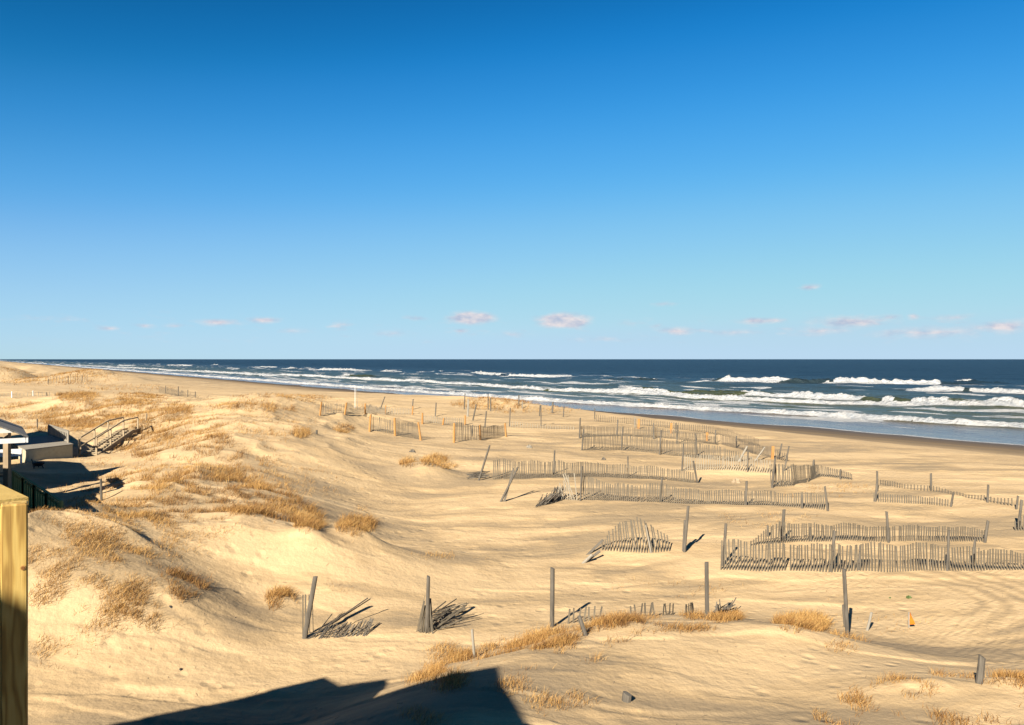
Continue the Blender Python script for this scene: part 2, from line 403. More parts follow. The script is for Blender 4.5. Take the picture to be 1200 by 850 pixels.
def grid_mesh(name, V, nr, nc, mat, attrs, closed=False):
    me = D2.meshes.new(name); n = nr*nc
    me.vertices.add(n); me.vertices.foreach_set('co', V.astype(np.float32).ravel())
    i = np.arange(nr-1)[:, None]*nc; j = np.arange(nc if closed else nc-1)[None]; j2 = (j+1) % nc
    q = np.stack([i+j, i+j2, i+nc+j2, i+nc+j], -1).reshape(-1, 4).astype(np.int32)
    nf = len(q); me.loops.add(nf*4); me.loops.foreach_set('vertex_index', q.ravel())
    me.polygons.add(nf); me.polygons.foreach_set('loop_start', np.arange(nf, dtype=np.int32)*4)
    me.polygons.foreach_set('use_smooth', np.ones(nf, dtype=bool))
    me.update(calc_edges=True)
    for k, a in attrs.items():
        at_ = me.attributes.new(k, 'FLOAT', 'POINT'); at_.data.foreach_set('value', a.astype(np.float32).ravel())
    me.materials.append(mat); o = D2.objects.new(name, me); COL.objects.link(o); return o

# ---------------------------------------------------------------- the beach: one sheet to the horizon
def build_ground():
    th = np.concatenate([np.linspace(-180, -43, 60)[:-1], np.linspace(-43, 43, 900), np.linspace(43, 180, 60)[1:-1]])
    r = np.concatenate([np.geomspace(.5, 11, 60)[:-1], np.geomspace(11, 130, 880), np.geomspace(130, 700, 160)[1:], np.geomspace(700, 16000, 40)[1:]])
    T, Rr = np.meshgrid(np.radians(th), r); x = Rr*np.sin(T); y = Rr*np.cos(T)
    z = ground(x, y); u, v = uv(x, y)
    wet = sstep(52+vnoise(v/25, v*0, 3)*2.5, 77, u)*.72+sstep(76, 92, u)*.28
    flat = sstep(4.6, 3.6, z)
    n = fbm(x/4.6+.35*y/7+.9*fbm(x/5, y/2.5, 3, 71), y/1.15+.5*fbm(x/6, y/3, 2, 73), 5, 61)
    n2 = fbm(x/2.2, y/.9, 3, 63)
    dry = fbm(x/11+5, y/4.5, 3, 66)
    tone = .36+flat*(.06+n*1.5+n2*.5+dry*.75)+(1-flat)*(n*.5+n2*.4-.14)
    # concentric wind-scoured bands by the right hand fence
    c = SW; rr = np.hypot((x-c[0])/1.0, (y-c[1])/1.15); an = np.arctan2(y-c[1], x-c[0])
    k = sstep(1.0, 1.4, rr)*sstep(4.2, 3.4, rr)*sstep(-2.0, -1.2, an)*sstep(2.4, 1.4, an)
    tone = tone*(1-.75*k)+k*(.5+.5*np.sin(rr*11+vnoise(an*3, rr, 4)*1.5))*.75
    bt = vnoise(u/1.7+fbm(v/30, u/9, 2, 5)*2, v/60, 16)*.6+vnoise(u/4.5, v/120, 18)*.5
    kb = sstep(46, 56, u); tone = tone*(1-kb)+kb*(.56+bt*.62+.2*n2)
    rip = sstep(.12, .35, fbm(x/6, y/5, 2, 91))*flat
    o = grid_mesh('beach_ground', np.stack([x, y, z], -1), len(r), len(th), M['sand'], {'tone': tone, 'wet': wet, 'ripple': rip}, closed=True)
    tag(o, 'rolling tan beach sand and dunes sloping down to the wet shoreline', 'ground', kind='structure'); return o
SW = at(1085, 700)

# ---------------------------------------------------------------- the sea
BREAK = [  # nodes (px, py at the foot), crest height m, foam shoreward m, foam behind m, foamed px spans (None = all)
 ([(60,428),(120,432.5),(200,438.5),(300,446),(400,453.5),(600,468),(750,477),(900,485),(1050,493),(1200,501),(1330,508)], .55, 1.6, 7, None, 1),
 ([(30,425.5),(120,430),(200,434.2),(310,439.8),(500,448),(600,454),(725,459.5),(840,466.5),(900,469),(1000,472),(1100,477),(1200,484),(1330,490)], .7, 2.0, 6, None, 2),
 ([(690,458),(860,463),(930,464),(1000,467.4),(1060,470.2),(1120,472.2),(1200,474),(1330,478)], 1.0, 3, 3.0, [(880,1008),(1034,1050),(1072,1112),(1150,1330)], 3),
 ([(1040,457),(1070,458),(1125,459),(1200,462),(1330,466)], .9, 3.5, 4, [(1067,1127),(1142,1330)], 4),
 ([(800,448.8),(845,449.8),(940,450.8),(1100,452),(1180,453)], 1.45, 9, 4, [(843,925),(974,1103)], 5),
 ([(780,459),(850,460.5),(930,461.5)], 1.2, 1, 1, [(866,880)], 6),
 ([(545,438),(600,440),(665,441)], 1.1, 3, 6, [(548,590),(604,660)], 7),
 ([(370,433.5),(430,435.3),(490,435.3)], 1.7, 4, 4, None, 8),
 ([(296,430.6),(325,430.9)], 1.6, 4, 4, None, 9),
 ([(330,433),(357,433.2)], 1.5, 4, 4, None, 10),
 ([(395,441),(430,441.5),(445,441.8)], 1.2, 2, 2, [(398,412)], 11),
 ([(0,424),(20,425.2),(60,427)], 1.4, 4, 8, None, 12),
 ([(135,428.7),(160,429)], 1.5, 4, 8, None, 13),
 ([(196,428.6),(224,429.2)], 1.4, 4, 8, None, 14),
 ([(248,428),(258,428.2)], 1.2, 4, 4, None, 15),
 ([(420,452),(520,458),(600,460)], .3, .6, 2, None, 16),
 ([(1110,447),(1170,449),(1200,450)], 1.0, 1, 2, [(1118,1140)], 17),
 ([(700,445),(790,446.5)], .9, 1, 1, [(0,1)], 18),
 ([(1195,470),(1330,472)], .9, 1.5, 3, None, 19),
]
def build_sea():
    th = np.concatenate([np.linspace(-100, -41, 40)[:-1], np.linspace(-41, 41, 900), np.linspace(41, 120, 40)[1:]])
    r = np.concatenate([np.geomspace(55, 80, 20)[:-1], np.geomspace(80, 480, 620), np.geomspace(480, 1500, 120)[1:], np.geomspace(1500, 60000, 60)[1:]])
    T, Rr = np.meshgrid(np.radians(th), r); x = Rr*np.sin(T); y = Rr*np.cos(T); u, v = uv(x, y)
    foam = np.zeros_like(x); amp = sstep(108, 150, u)*sstep(3000, 400, Rr)
    z = amp*(fbm(u/26, v/60, 3, 201)*1.4+fbm(u/7, v/14, 3, 203)*.28)
    rag = fbm(x/6, y/6, 4, 210)*.7+fbm(u/2.2, v/5, 4, 211)*.8
    U, V, RAG, X, Y = u, v, rag, x, y
    for nodes, h, fs, fbk, spans, sd in BREAK:
        P = []
        for a, b_ in nodes:
            d = F*HC/(b_-PY0); P.append((*uv((a-PX0)/F*d, d), a))
        P = np.array(P); o = np.argsort(P[:, 1]); P = P[o]
        uc = np.interp(V, P[:, 1], P[:, 0]); m = (V >= P[0, 1]) & (V <= P[-1, 1]) & (U > uc-22) & (U < uc+40)
        if not m.any(): continue
        u, v, rag, x, y, vm = U[m], V[m], RAG[m], X[m], Y[m], V[m]
        u0 = uc[m]+fbm(v/9, v*0+sd, 3, 220)*1.6
        pxx = np.interp(vm, P[:, 1], P[:, 2])
        lv = P[-1, 1]-P[0, 1]; e = min(18, lv*.3)
        end = sstep(P[0, 1], P[0, 1]+e, vm)*sstep(P[-1, 1], P[-1, 1]-e, vm)
        s = u-u0; fm0 = sstep(3, 0, np.abs(s)); hh = h*end*(1+.55*fbm(v/14, v*0+sd*3.3, 3, 230)+.5*fm0*fbm(v/2.2, u/2.2, 3, 233))
        if spans is None: fm = sstep(0, .25, end)*(1+0*s)
        else:
            fm = 0*s; pn = 9*fbm(u/2.5, v/2.5, 3, 260+sd)+6*fbm(u/9, v*0, 2, 263+sd)
            for a, b_ in spans:
                pj = pxx+pn*(b_-a > 12); fm = np.maximum(fm, sstep(a-5, a+7, pj)*sstep(b_+5, b_-7, pj))
            fm = fm*sstep(0, .2, end)
        prof = np.where(s > 0, np.exp(-(s/(3.2+2.2*h))**2), np.exp(-(s/(.55+.55*h))**2))
        z[m] += hh*prof+fm*hh*.35*np.where(s < 0, np.exp(-(s/(fs*.8+.2))**2), 0)*(1+rag)
        band = sstep(-fs*(1.25+rag*.8), -fs*.5, s)*(sstep(fbk*(1.1+rag*1.6), fbk*.15, s))
        foam[m] = np.maximum(foam[m], fm*band*(.62+.55*np.exp(-(s/(1.2+fs))**2)+.5*rag))
        z[m] += fm*band*(.12+.18*h)*np.abs(fbm(x/1.6, y/1.6, 3, 240))
    u, v, rag, x, y = U, V, RAG, X, Y
    # old lace between the breakers
    lace = fbm(u/3.2+fbm(v/20, u/20, 2, 7), v/13, 4, 250)
    foam = np.maximum(foam, sstep(.12, .34, lace)*sstep(101, 112, u)*sstep(185, 150, u)*.78)
    foam = np.maximum(foam, sstep(.24, .36, fbm(u/6, v/18, 4, 255))*sstep(150, 200, u)*sstep(380, 260, u)*.6)
    # the thin edge of the swash
    g = ground(x[:420], y[:420]); dep = z[:420]-g
    ed = np.zeros_like(x); ed[:420] = sstep(-.01, .008, dep)*sstep(.05, .015, dep)
    foam = np.maximum(foam, ed*.55)
    shal = np.interp(u, [100, 112, 122, 170, 270, 420], [1, .9, .62, .5, .35, 0])
    o = grid_mesh('sea', np.stack([x, y, z], -1), len(r), len(th), M['water'], {'foam': foam, 'shallow': shal})
    tag(o, 'deep blue ocean with rows of white breakers rolling to shore', 'sea', kind='structure'); return o
# ---------------------------------------------------------------- posts, fences, slat heaps
def post_ends(bx, by, tx, ty, bury=.25, lean=None):
    p = at(bx, by); d = p[1]; h = (by-ty)/F*d
    q = p+np.array([(tx-bx)/F*d, (lean if lean is not None else random.uniform(-.07, .07))*h, h])
    t = (q-p)/np.linalg.norm(q-p)
    return p-t*bury, q, p, d
def add_post(mb, bx, by, tx, ty, w=None, lean=None):
    p0, q, p, d = post_ends(bx, by, tx, ty, lean=lean)
    r = w/2 if w else random.uniform(.042, .055)
    mb.log(p0, q, r, taper=random.uniform(.82, .95)); return p
def add_slat(mb, b, top, sd, w=.038, t=.010):
    """one fence lath from b to top, its face turned along sd"""
    mb.beam(b, top, w, t, up=np.cross(sd, (0, 0, 1)))
def fence(label, group, nodes, posts=(), slat='slat', pitch=.088, lean=0.0, gap=.008, jit=.045, fan=0.0):
    P = [at(a, b) for a, b, c in nodes]; H = [1.12*(b-c)/F*p[1] for (a, b, c), p in zip(nodes, P)]
    root = thing('sand_fence', P[0], label, 'fence', group)
    mb = MB(); wires = [[], []]
    for k in range(len(P)-1):
        a, b = P[k], P[k+1]; sdv = (b-a)*np.array([1, 1, 0]); ln = np.linalg.norm(sdv); sd = sdv/max(ln, 1e-6)
        nrm = np.array([-sd[1], sd[0], 0]); n = max(2, int(ln/pitch))
        for i in range(n):
            t = i/n
            x, y = a[0]+sdv[0]*t, a[1]+sdv[1]*t; sag = math.sin(t*math.pi)*(.06 if ln > 1.5 else 0)
            x, y = x+nrm[0]*sag, y+nrm[1]*sag
            z = gz(x, y); h = (H[k]*(1-t)+H[k+1]*t)*(1+.06*math.sin(i*.37+k))+random.uniform(-.02, .02)
            h = max(.05, h)
            tl = sd*random.uniform(-jit, jit)*h+sd*fan*h+nrm*(lean+.04*math.sin(i*.21+k*2))*h
            bot = np.array([x, y, z])-np.array([0, 0, .12])-tl*.12/max(h, .12); top = np.array([x, y, z+h])+tl
            for w_, f_ in zip(wires, (.30, .78)): w_.append(np.array([x, y, z])*(1-f_)+top*f_)
            if pitch < .12 and random.random() < gap: continue
            add_slat(mb, bot, top, sd, w=random.uniform(.038, .048))
    mb.build('slat_panel', slat, root)
    for w_ in wires:
        wm = MB()
        for p, q in zip(w_[:-1], w_[1:]):
            if np.linalg.norm(q-p) > 1e-3: wm.beam(p, q, .007, .007)
        if wm.n: wm.build('wire', 'wire', root)
    for ps in posts:
        mat = ps[4] if len(ps) > 4 else 'grey'; w = ps[5] if len(ps) > 5 else None
        m = MB(); add_post(m, *ps[:4], w=w if w else (.15 if mat == 'new' else None)); m.build('post', mat, root)
    return root
def lone_post(label, bx, by, tx, ty, mat='grey', w=None, name='wooden_post', cat='post', group='weathered posts standing alone', lean=None):
    m = MB(); p = add_post(m, bx, by, tx, ty, w=w, lean=lean)
    return tag(m.build(name, mat, origin=p), label, cat, group)
def heap(label, spots, mat='slatdark', group='heaps of collapsed fence slats', name='slat_heap', wiremat='wire'):
    """spots: list of (px, py) foot, (px, py) head, lift of the head in metres: slats lying about on the sand"""
    o = at(*spots[0][0]); root = thing(name, o, label, 'fence wreck', group); m = MB(); mids = []
    for a, b, lift in spots:
        p = at(*a); d = p[1]
        q = np.array([p[0]+(b[0]-a[0])/F*d, p[1]+(lift[1] if isinstance(lift, tuple) else 0), p[2]+(a[1]-b[1])/F*d])
        g = gz(q[0], q[1])
        if q[2] < g+.02: q[2] = g+.02
        sd = np.array([random.uniform(-.6, .6)+.5, random.uniform(-.3, .3), .1]); sd /= np.linalg.norm(sd)
        add_slat(m, p-(q-p)*.06, q, sd, w=random.uniform(.024, .034), t=.010); mids.append((p+q)/2)
    m.build('slats', mat, root)
    w = MB()
    for p, q in zip(mids[:-1], mids[1:]):
        if 1e-3 < np.linalg.norm(q-p) < 1.0: w.beam(p, q, .007, .007)
    if w.n: w.build('wire', wiremat, root)
    return root
G1 = 'slatted sand fences across the dunes'
def build_fences():
    fence('longest grey slat fence in the foreground at right', G1,
          [(845,668,637),(900,670,641),(975,671,643),(1040,671,642),(1110,669,642),(1150,669,646),(1200,668,650),(1260,668,650)],
          [(847,663,851,614),(974,670,978,622),(1006,668,1009,640),(1110,669,1112,622),(1140,664,1143,632)])
    fence('grey slat fence directly behind the longest one, its left end fanned down', G1,
          [(880,640,635),(895,638,625),(912,637,615),(960,635,617),(1041,635,619),(1110,635,619),(1157,635,622)],
          [(916,633,918,597),(1041,636,1040,600),(1154,636,1157,610),(950,634,950,618)])
    fence('curved sagging fence in mid field with splayed bleached slats at its left end', G1,
          [(684,586,562),(720,587,570),(775,589,570),(820,591,577),(875,592,577),(920,594,580),(968,598,581)],
          [(680,587,682,546),(774,588,776,560),(874,592,875,564),(940,596,940,580),(970,599,966,570)], lean=.12)
    fence('fan of bleached pale slats beside the dark heap of driftwood slats', G1,
          [(656,585,575),(668,586,561),(679,587,559)], (), slat='slatpale', fan=-.25, jit=.18)
    fence('fence stretched behind the sagging mid field fence, starting at the leaning post over dark boards', G1,
          [(578,562,542),(650,560,543),(700,559,545),(736,561,547),(780,563,550),(815,566,555)],
          [(649,556,650,528),(736,559,736,535),(817,566,812,540)])
    fence('back row of the tight double fence, darker upper line', G1,
          [(680,513,501),(722,511,502),(765,513,502),(800,516,507),(842,522,513)],
          [(679,514,680,490),(723,511,724,492),(766,515,766,496),(793,520,794,498)], pitch=.11)
    fence('front row of the tight double fence, with long slanting post shadows behind it', G1,
          [(683,528,511),(728,528,512),(773,532,516),(815,537,520),(870,541,531)],
          [(682,528,684,503),(728,528,730,500),(773,533,775,504),(799,552,801,520),(817,534,815,508)], pitch=.11)
    fence('pale thin slat fence running right from the double fence', G1,
          [(800,552,536),(822,551,536),(876,553,537),(905,556,542)],
          [(876,553,877,528)], slat='slatpale', pitch=.12)
    fence('short fence bending away with an orange strip on its tall left post', G1,
          [(904,571,548),(930,570,549),(948,565,548),(962,559,547),(1000,563,557)],
          [(905,572,908,536),(919,552,925,523),(954,558,954,539),(985,562,985,550)], lean=.1)
    fence('dark zigzag fence on the seaward side of the dune field', G1,
          [(845,521,511),(866,526,517),(882,532,521),(905,537,526),(925,541,533)],
          [(838,520,839,504),(863,525,863,511),(885,540,896,524,'pale'),(912,538,916,520)], slat='slatdark', pitch=.14)
    fence('half buried low fence on the right between two leaning posts', G1,
          [(1024,588,579),(1060,590,582),(1095,592,584),(1114,594,586)],
          [(1026,588,1029,562),(1028,576,1027,552),(1114,594,1117,577)])
    fence('lowest fence at far right, nearly drowned in sand and sloping down to the right edge', G1,
          [(1032,568,563),(1060,573,568),(1091,576,570),(1125,581,578),(1157,588,582),(1190,594,586)],
          [(1091,575,1091,555),(1157,589,1158,568),(1191,597,1193,581)], pitch=.13)
    fence('stub of fence cut off by the right edge of the picture', G1,
          [(1190,622,612),(1203,622,606),(1240,624,608)], [(1193,620,1198,586)])
    fence('furthest left fence on orange posts, in front of the dark wet beach', G1,
          [(376,486,475),(404,485,475),(428,485,476),(451,486,478),(484,486,480)],
          [(375,487,377,471,'new'),(404,486,406,472,'new'),(428,485,428,473,'new'),(451,485,452,475,'new'),(483,486,484,476,'new'),(446,479,451,465)], slat='slatpale', pitch=.14)
    fence('orange posted fence left of centre, slanting down to the right', G1,
          [(433,504,490),(462,509,494),(491,515,499)],
          [(433,506,434,486,'new'),(463,511,462,490,'new'),(493,516,490,495,'new')], pitch=.13)
    fence('small orange posted fence further back with three short posts', G1,
          [(495,495,488),(519,497,490),(545,498,491)],
          [(495,497,495,484,'new'),(519,498,520,490,'new'),(545,498,545,487,'new')], slat='slatpale', pitch=.15)
    fence('nearest orange posted fence in the middle, three bright posts and a grey one', G1,
          [(532,517,498),(562,516,501),(592,511,499)],
          [(532,519,532,496,'new'),(563,516,562,498,'new'),(593,512,592,496,'new'),(553,512,554,498)], pitch=.12)
    fence('faint low fence line crossing pale sand behind the orange posts', G1,
          [(598,501,495),(630,502,498),(675,504,500)], [(597,500,598,478),(634,499,634,475)], slat='slatpale', pitch=.2)
    fence('far fence along the crest toward the beach, with orange strips between grey posts', G1,
          [(697,494,487),(745,498,492),(790,503,496),(838,509,501),(890,524,516)],
          [(697,491,697,479),(744,501,744,489,'pale'),(792,506,792,496),(838,510,839,504)], slat='slat', pitch=.2)
    fence('very distant white posted fence on the flat left of the great dune', 'distant fences far up the beach',
          [(0,466,462),(28,465,461),(62,464,459)], [(14,466,14,459,'white'),(39,464,39,458,'white'),(55,464,55,460)], slat='slatpale', pitch=.3)
    fence('distant dark posted fence beside the brown beach, left of centre', 'distant fences far up the beach',
          [(186,460,454),(200,463,456),(215,465,459),(229,466,461),(246,467,463)],
          [(194,461,194,452),(209,464,209,453),(220,465,220,457),(229,466,229,459)], slat='slat', pitch=.3)
    fence('distant pale fence on the beach flat above the far dunes', 'distant fences far up the beach',
          [(56,450,443),(80,449,441),(105,448,440)], [(57,451,57,444),(80,450,80,441),(96,449,96,440)], slat='slatpale', pitch=.35)
def build_posts():
    lone_post('tall grey post leaning right beside three upright loose slats, left foreground', 357,748,369,676, w=.12)
    lone_post('tall grey post rising out of a spiky slat heap, near left of centre', 500,741,502,675, w=.10)
    lone_post('straight square post alone with a black shadow, centre foreground', 647,735,647,665, w=.105)
    lone_post('tall post with a shorter one strapped to it, behind the draped fence', 802,647,806,593, w=.10)
    lone_post('shorter grey post strapped against the left side of a tall one', 801,646,803,610, w=.09)
    lone_post('tall post with a small dark slat heap at its right foot', 829,724,828,659, w=.10)
    lone_post('tall post leaning left at right, beneath the longest fence', 993,744,988,666, w=.11)
    lone_post('short dark board standing in for the shadow left of the tall leaning post at right', 990,735,988,709, mat='slatdark', w=.07)  # dark board put in for the leaning post's shade on its left
    lone_post('short grey post at bottom right on the grassy rise', 1147,801,1150,769, w=.12)
    lone_post('narrow bleached stake on the left edge of the grassy mound', 556,771,553,737, mat='pale', w=.06)
    lone_post('thick leaning plank with a long shadow left of the sagging fence', 587,588,607,547, mat='grey', w=.10)
    lone_post('leaning dark post above the dark boards, middle left of fences', 561,563,574,522, mat='grey', w=.12)
    lone_post('small pale leaning stake on sand right of the tall leaning post', 1016,739,1022,718, mat='pale', w=.07)
    lone_post('stub of a buried post poking from bare sand near the bottom centre', 734,822,735,813, mat='grey', w=.16)
    lone_post('short board tilted in the grass below the buried fence', 686,745,679,722, mat='grey', w=.11)
    lone_post('tall thin dark post farthest toward the sea on the grassy hummock', 544,480,545,461, w=.11)
    lone_post('white leaning post on the grassy hummock near the sea', 548,488,549,468, mat='pale', w=.22)
    lone_post('leaning grey post right of the white one on the hummock', 554,493,558,474, w=.13)
    lone_post('leaning dark post above the orange posted fence at left', 483,480,484,468, w=.13)
    lone_post('grey post between orange fence and grassy hummock', 510,488,511,472, w=.13)
    lone_post('upper left of the twin dark posts right of the grassy hummock', 572,480,572,462, w=.12)
    lone_post('right one of the twin dark posts beside the grassy hummock', 575,482,575,466, w=.12)
    lone_post('grey post in a hollow between two orange fences', 568,501,570,482, w=.13)
    lone_post('left of two thin posts at the edge of the surf, centre', 608,476,608,463, w=.12)
    lone_post('short light post at the edge of the surf, centre', 612,479,612,470, mat='pale', w=.12)
    lone_post('leaning wide stump at the sea side of the fence field, centre', 647,484,648,471, mat='grey', w=.2)
    lone_post('slim post right of the wide stump, against the wet sand', 660,489,661,477, w=.12)
    lone_post('dark post standing on the seaward crest above the double fence', 632,488,633,475, w=.12)
    lone_post('thin white pole standing on the beach left of centre', 416,478,416,452, mat='white', w=.05, cat='pole', name='thin_pole')
    lone_post('thinner pale pole right beside the white pole on the beach', 419,479,418,455, mat='pale', w=.05, cat='pole', name='thin_pole')
    lone_post('small stake with a dark foot in the dunes left of the strapped posts', 900,629,900,616, w=.08, lean=.1)
    lone_post('short grey stake on the bare slope of the great dune', 371,509,371,504, w=.12)
    lone_post('thin stake on the pale slope behind the neighbouring yard', 44,503,44,491, mat='grey', w=.07)
    lone_post('grey post of the far fence line, beside the brown beach', 953,559,953,541, w=.09)
    lone_post('pale slanting plank among the zigzag fence', 866,541,876,523, mat='pale', w=.16)
    for px, py, t, lab in [(748,503,491,'orange strip marker at the end of the double fence'),(786,508,496,'orange strip marker right of a grey post above the double fence'),
                           (828,517,507,'orange strip marker on the crest left of the zigzag fence'),(905,538,523,'orange strip marker, tallest and furthest right')]:
        p = at(px, py); d = p[1]; h = (py-t)/F*d; m = MB()
        m.beam(p-np.array([0, 0, .2]), p+np.array([.05, 0, h]), .17, .03, up=(0, 1, 0)); m.beam(p+np.array([.0, .03, -.2]), p+np.array([.0, .03, h*.85]), .05, .04, up=(0, 1, 0))
        tag(m.build('marker_stake', 'new', origin=p), lab, 'marker', 'orange marker stakes by the beach')
    # little orange flag on a stake at right
    p = at(1065, 736); d = p[1]; root = thing('survey_flag', p, 'small orange flag on a short stake in bare sand at right', 'flag')
    m = MB(); m.beam(p-np.array([0, 0, .2]), p+np.array([.0, 0, .40]), .035, .025, up=(0, 1, 0)); m.build('stake', 'pale', root)
    m = MB(); a = p+np.array([0.0, -.02, .40])
    vs = []
    for i in range(5):
        t = i/4; w = .16-.10*t*.2; dy = .03*math.sin(t*5)
        vs += [a+np.array([.02-.02*t, dy, -.30*t]), a+np.array([.02+w*(.15+.85*t), dy+.03, -.30*t]), a+np.array([.02-.02*t, dy+.006, -.30*t]), a+np.array([.02+w*(.15+.85*t), dy+.036, -.30*t])]
    fs = []
    for i in range(4):
        k = i*4; fs += [(k, k+1, k+5, k+4), (k+2, k+6, k+7, k+3), (k, k+4, k+6, k+2), (k+1, k+3, k+7, k+5)]
    fs += [(0, 2, 3, 1), (16, 17, 19, 18)]
    m.add(vs, fs); m.build('cloth', 'orange', root)
def board(label, a, b, fwd, mat='grey'):
    p = at(*a); d = p[1]; q = np.array([p[0]+(b[0]-a[0])/F*d, p[1]+fwd, p[2]+(a[1]-b[1])/F*d]); q[2] = max(q[2], gz(q[0], q[1])+.03)
    t = (q-p)/np.linalg.norm(q-p); m = MB(); m.beam(p-t*.1, q, .085, .022, up=(0, -.8, .6))
    tag(m.build('loose_board', mat, origin=p), label, 'board', 'loose boards on the sand')
def build_heaps():
    rnd = random.uniform
    # three slats standing by the leaning post
    heap('three thin slats standing upright left of the leaning post', [((355,745),(355,697),0),((358,746),(358,697),0),((363,742),(362,697),0),((367,740),(366,700),0)], 'slat')
    sp = [((361,749),(421,718),(1.2,1.2)),((362,748),(424,719),(1.2,1.2)),((368,746),(384,727),(.5,.5))]  # first two slats stand in for the leaning post's long cast shadow
    for i in range(24):
        t = i/23; sp.append(((370+60*t+rnd(-1, 1), 748-3*t+rnd(-1, 1)), (378+58*t+rnd(-2, 2), 737-6*t*t+rnd(-2, 2)), (.3, rnd(.2, .5))))
    heap('flattened fence panel with a long post shadow built across it as dark slats, left foreground', sp)
    sp = []
    for i in range(13): sp.append(((488+i*1.6, 742+rnd(-2, 1)), (496+i*.7+rnd(-1, 1), 703+rnd(-2, 8)), (0, rnd(-.05, .3))))
    for i in range(34):
        t = rnd(0, 1); sp.append(((500+rnd(0, 14), 740-rnd(0, 22)), (520+rnd(0, 28), 734-t*24), (.4, rnd(.1, .8))))
    heap('spiky heap of broken slats fanned around the foot of a tall post', sp, 'slat')
    # the fence draped over a mound
    root = fence('fence panel draped over a small sand mound like a tent, centre right', G1,
        [(706,645,638),(716,646,627),(730,647,619),(752,648,612),(762,648,614),(775,647,623),(788,646,632)],
        [(684,660,694,650,'pale'),(763,648,757,616,'pale',.06)], fan=-.15, pitch=.085, lean=.22)
    board('dark thin board lying on the sand left of the draped fence, nearest one', (686,659), (704,648), .25)
    board('pale thin board sticking up toward the draped fence from its left side', (689,650), (708,635), .3)
    sp = []
    for i in range(26): sp.append(((836+rnd(-2, 18), 722-rnd(0, 4)), (838+rnd(0, 28), 703+rnd(0, 15)), (.2, rnd(-.1, .3))))
    heap('small dark heap of slats and wire right of a tall post', sp)
    # row of slat tips of a buried fence
    for a, b, lab in [((666,731,716),(708,727,713),'left run of buried fence tips before the grassy crest'),((740,724,711),(772,722,709),'middle run of buried fence tips behind the grass'),((777,721,709),(792,720,709),'right run of buried fence tips nearest the tall post'),((803,722,710),(815,721,708),'last few buried slat tips with a tilted stake')]:
        fence(lab, 'runs of a buried fence', [a, b], (), pitch=.115, jit=.22, slat='slat')
    sp = []
    for i in range(60):
        t = rnd(0, 1); sp.append(((628+26*t+rnd(-2, 3), 594-7*t+rnd(-1, 1)), (640+22*t+rnd(-6, 6), 585-12*t+rnd(-3, 2)), (.3, rnd(0, 1.0))))
    heap('dark heap of driftwood slats at the left end of the sagging fence', sp)
    sp = []
    for i in range(24): sp.append(((547+rnd(0, 4), 562-rnd(0, 8)), (565+rnd(-4, 10), 553+rnd(0, 7)), (.6, rnd(-.2, 1))))
    heap('stack of dark boards under the leaning post, middle left', sp)
    sp = [((800,553),(800,537),0),((796,552),(797,538),0)]
    board('thinner plank leaning beside the thick leaning plank left of the sagging fence', (591,588), (602,549), .1)
    # stumps and stones
    for i, (px, py, s, mat, lab) in enumerate([(620,525,.28,'pale','bleached stump on bare sand behind the double fence'),(707,539,.2,'grey','small dark stump in the sand between the fences'),
        (483,530,.22,'grey','small dark lump on the sand above the grassy mound'),(200,711,.07,'metal','small dark stone in a hollow on the lower left sand'),(212,785,.08,'metal','dark pebble on the bare sand at lower left'),
        (276,724,.05,'metal','tiny dark pebble on the slope of the near dune'),(1043,701,.07,'weed','little green tuft of weed on bare sand at right'),(1065,701,.12,'weed','larger green tuft of weed on bare sand at right'),(862,566,.3,'brown','small brown lump of driftwood in front of the pale fence')]):
        p = at(px, py); m = MB(); n = 9; vs = []; fs = []
        for a in range(5):
            for b in range(n):
                th = 2*math.pi*b/n; ph = math.pi*a/8; rr = s*(1+.3*math.sin(b*2.3+i)+.15*math.sin(a*3+b))
                vs.append(p+np.array([math.cos(th)*math.cos(ph)*rr*.7, math.sin(th)*math.cos(ph)*rr*.5, math.sin(ph)*rr*.7-.03]))
        for a in range(4):
            for b in range(n): fs.append((a*n+b, a*n+(b+1) % n, (a+1)*n+(b+1) % n, (a+1)*n+b))
        fs.append(tuple(reversed(range(n)))); m.add(vs, fs)
        tag(m.build('weed_tuft' if mat == 'weed' else ('driftwood_lump' if s > .15 else 'beach_stone'), mat, origin=p), lab, 'weed' if mat == 'weed' else ('driftwood' if s > .15 else 'stone'))
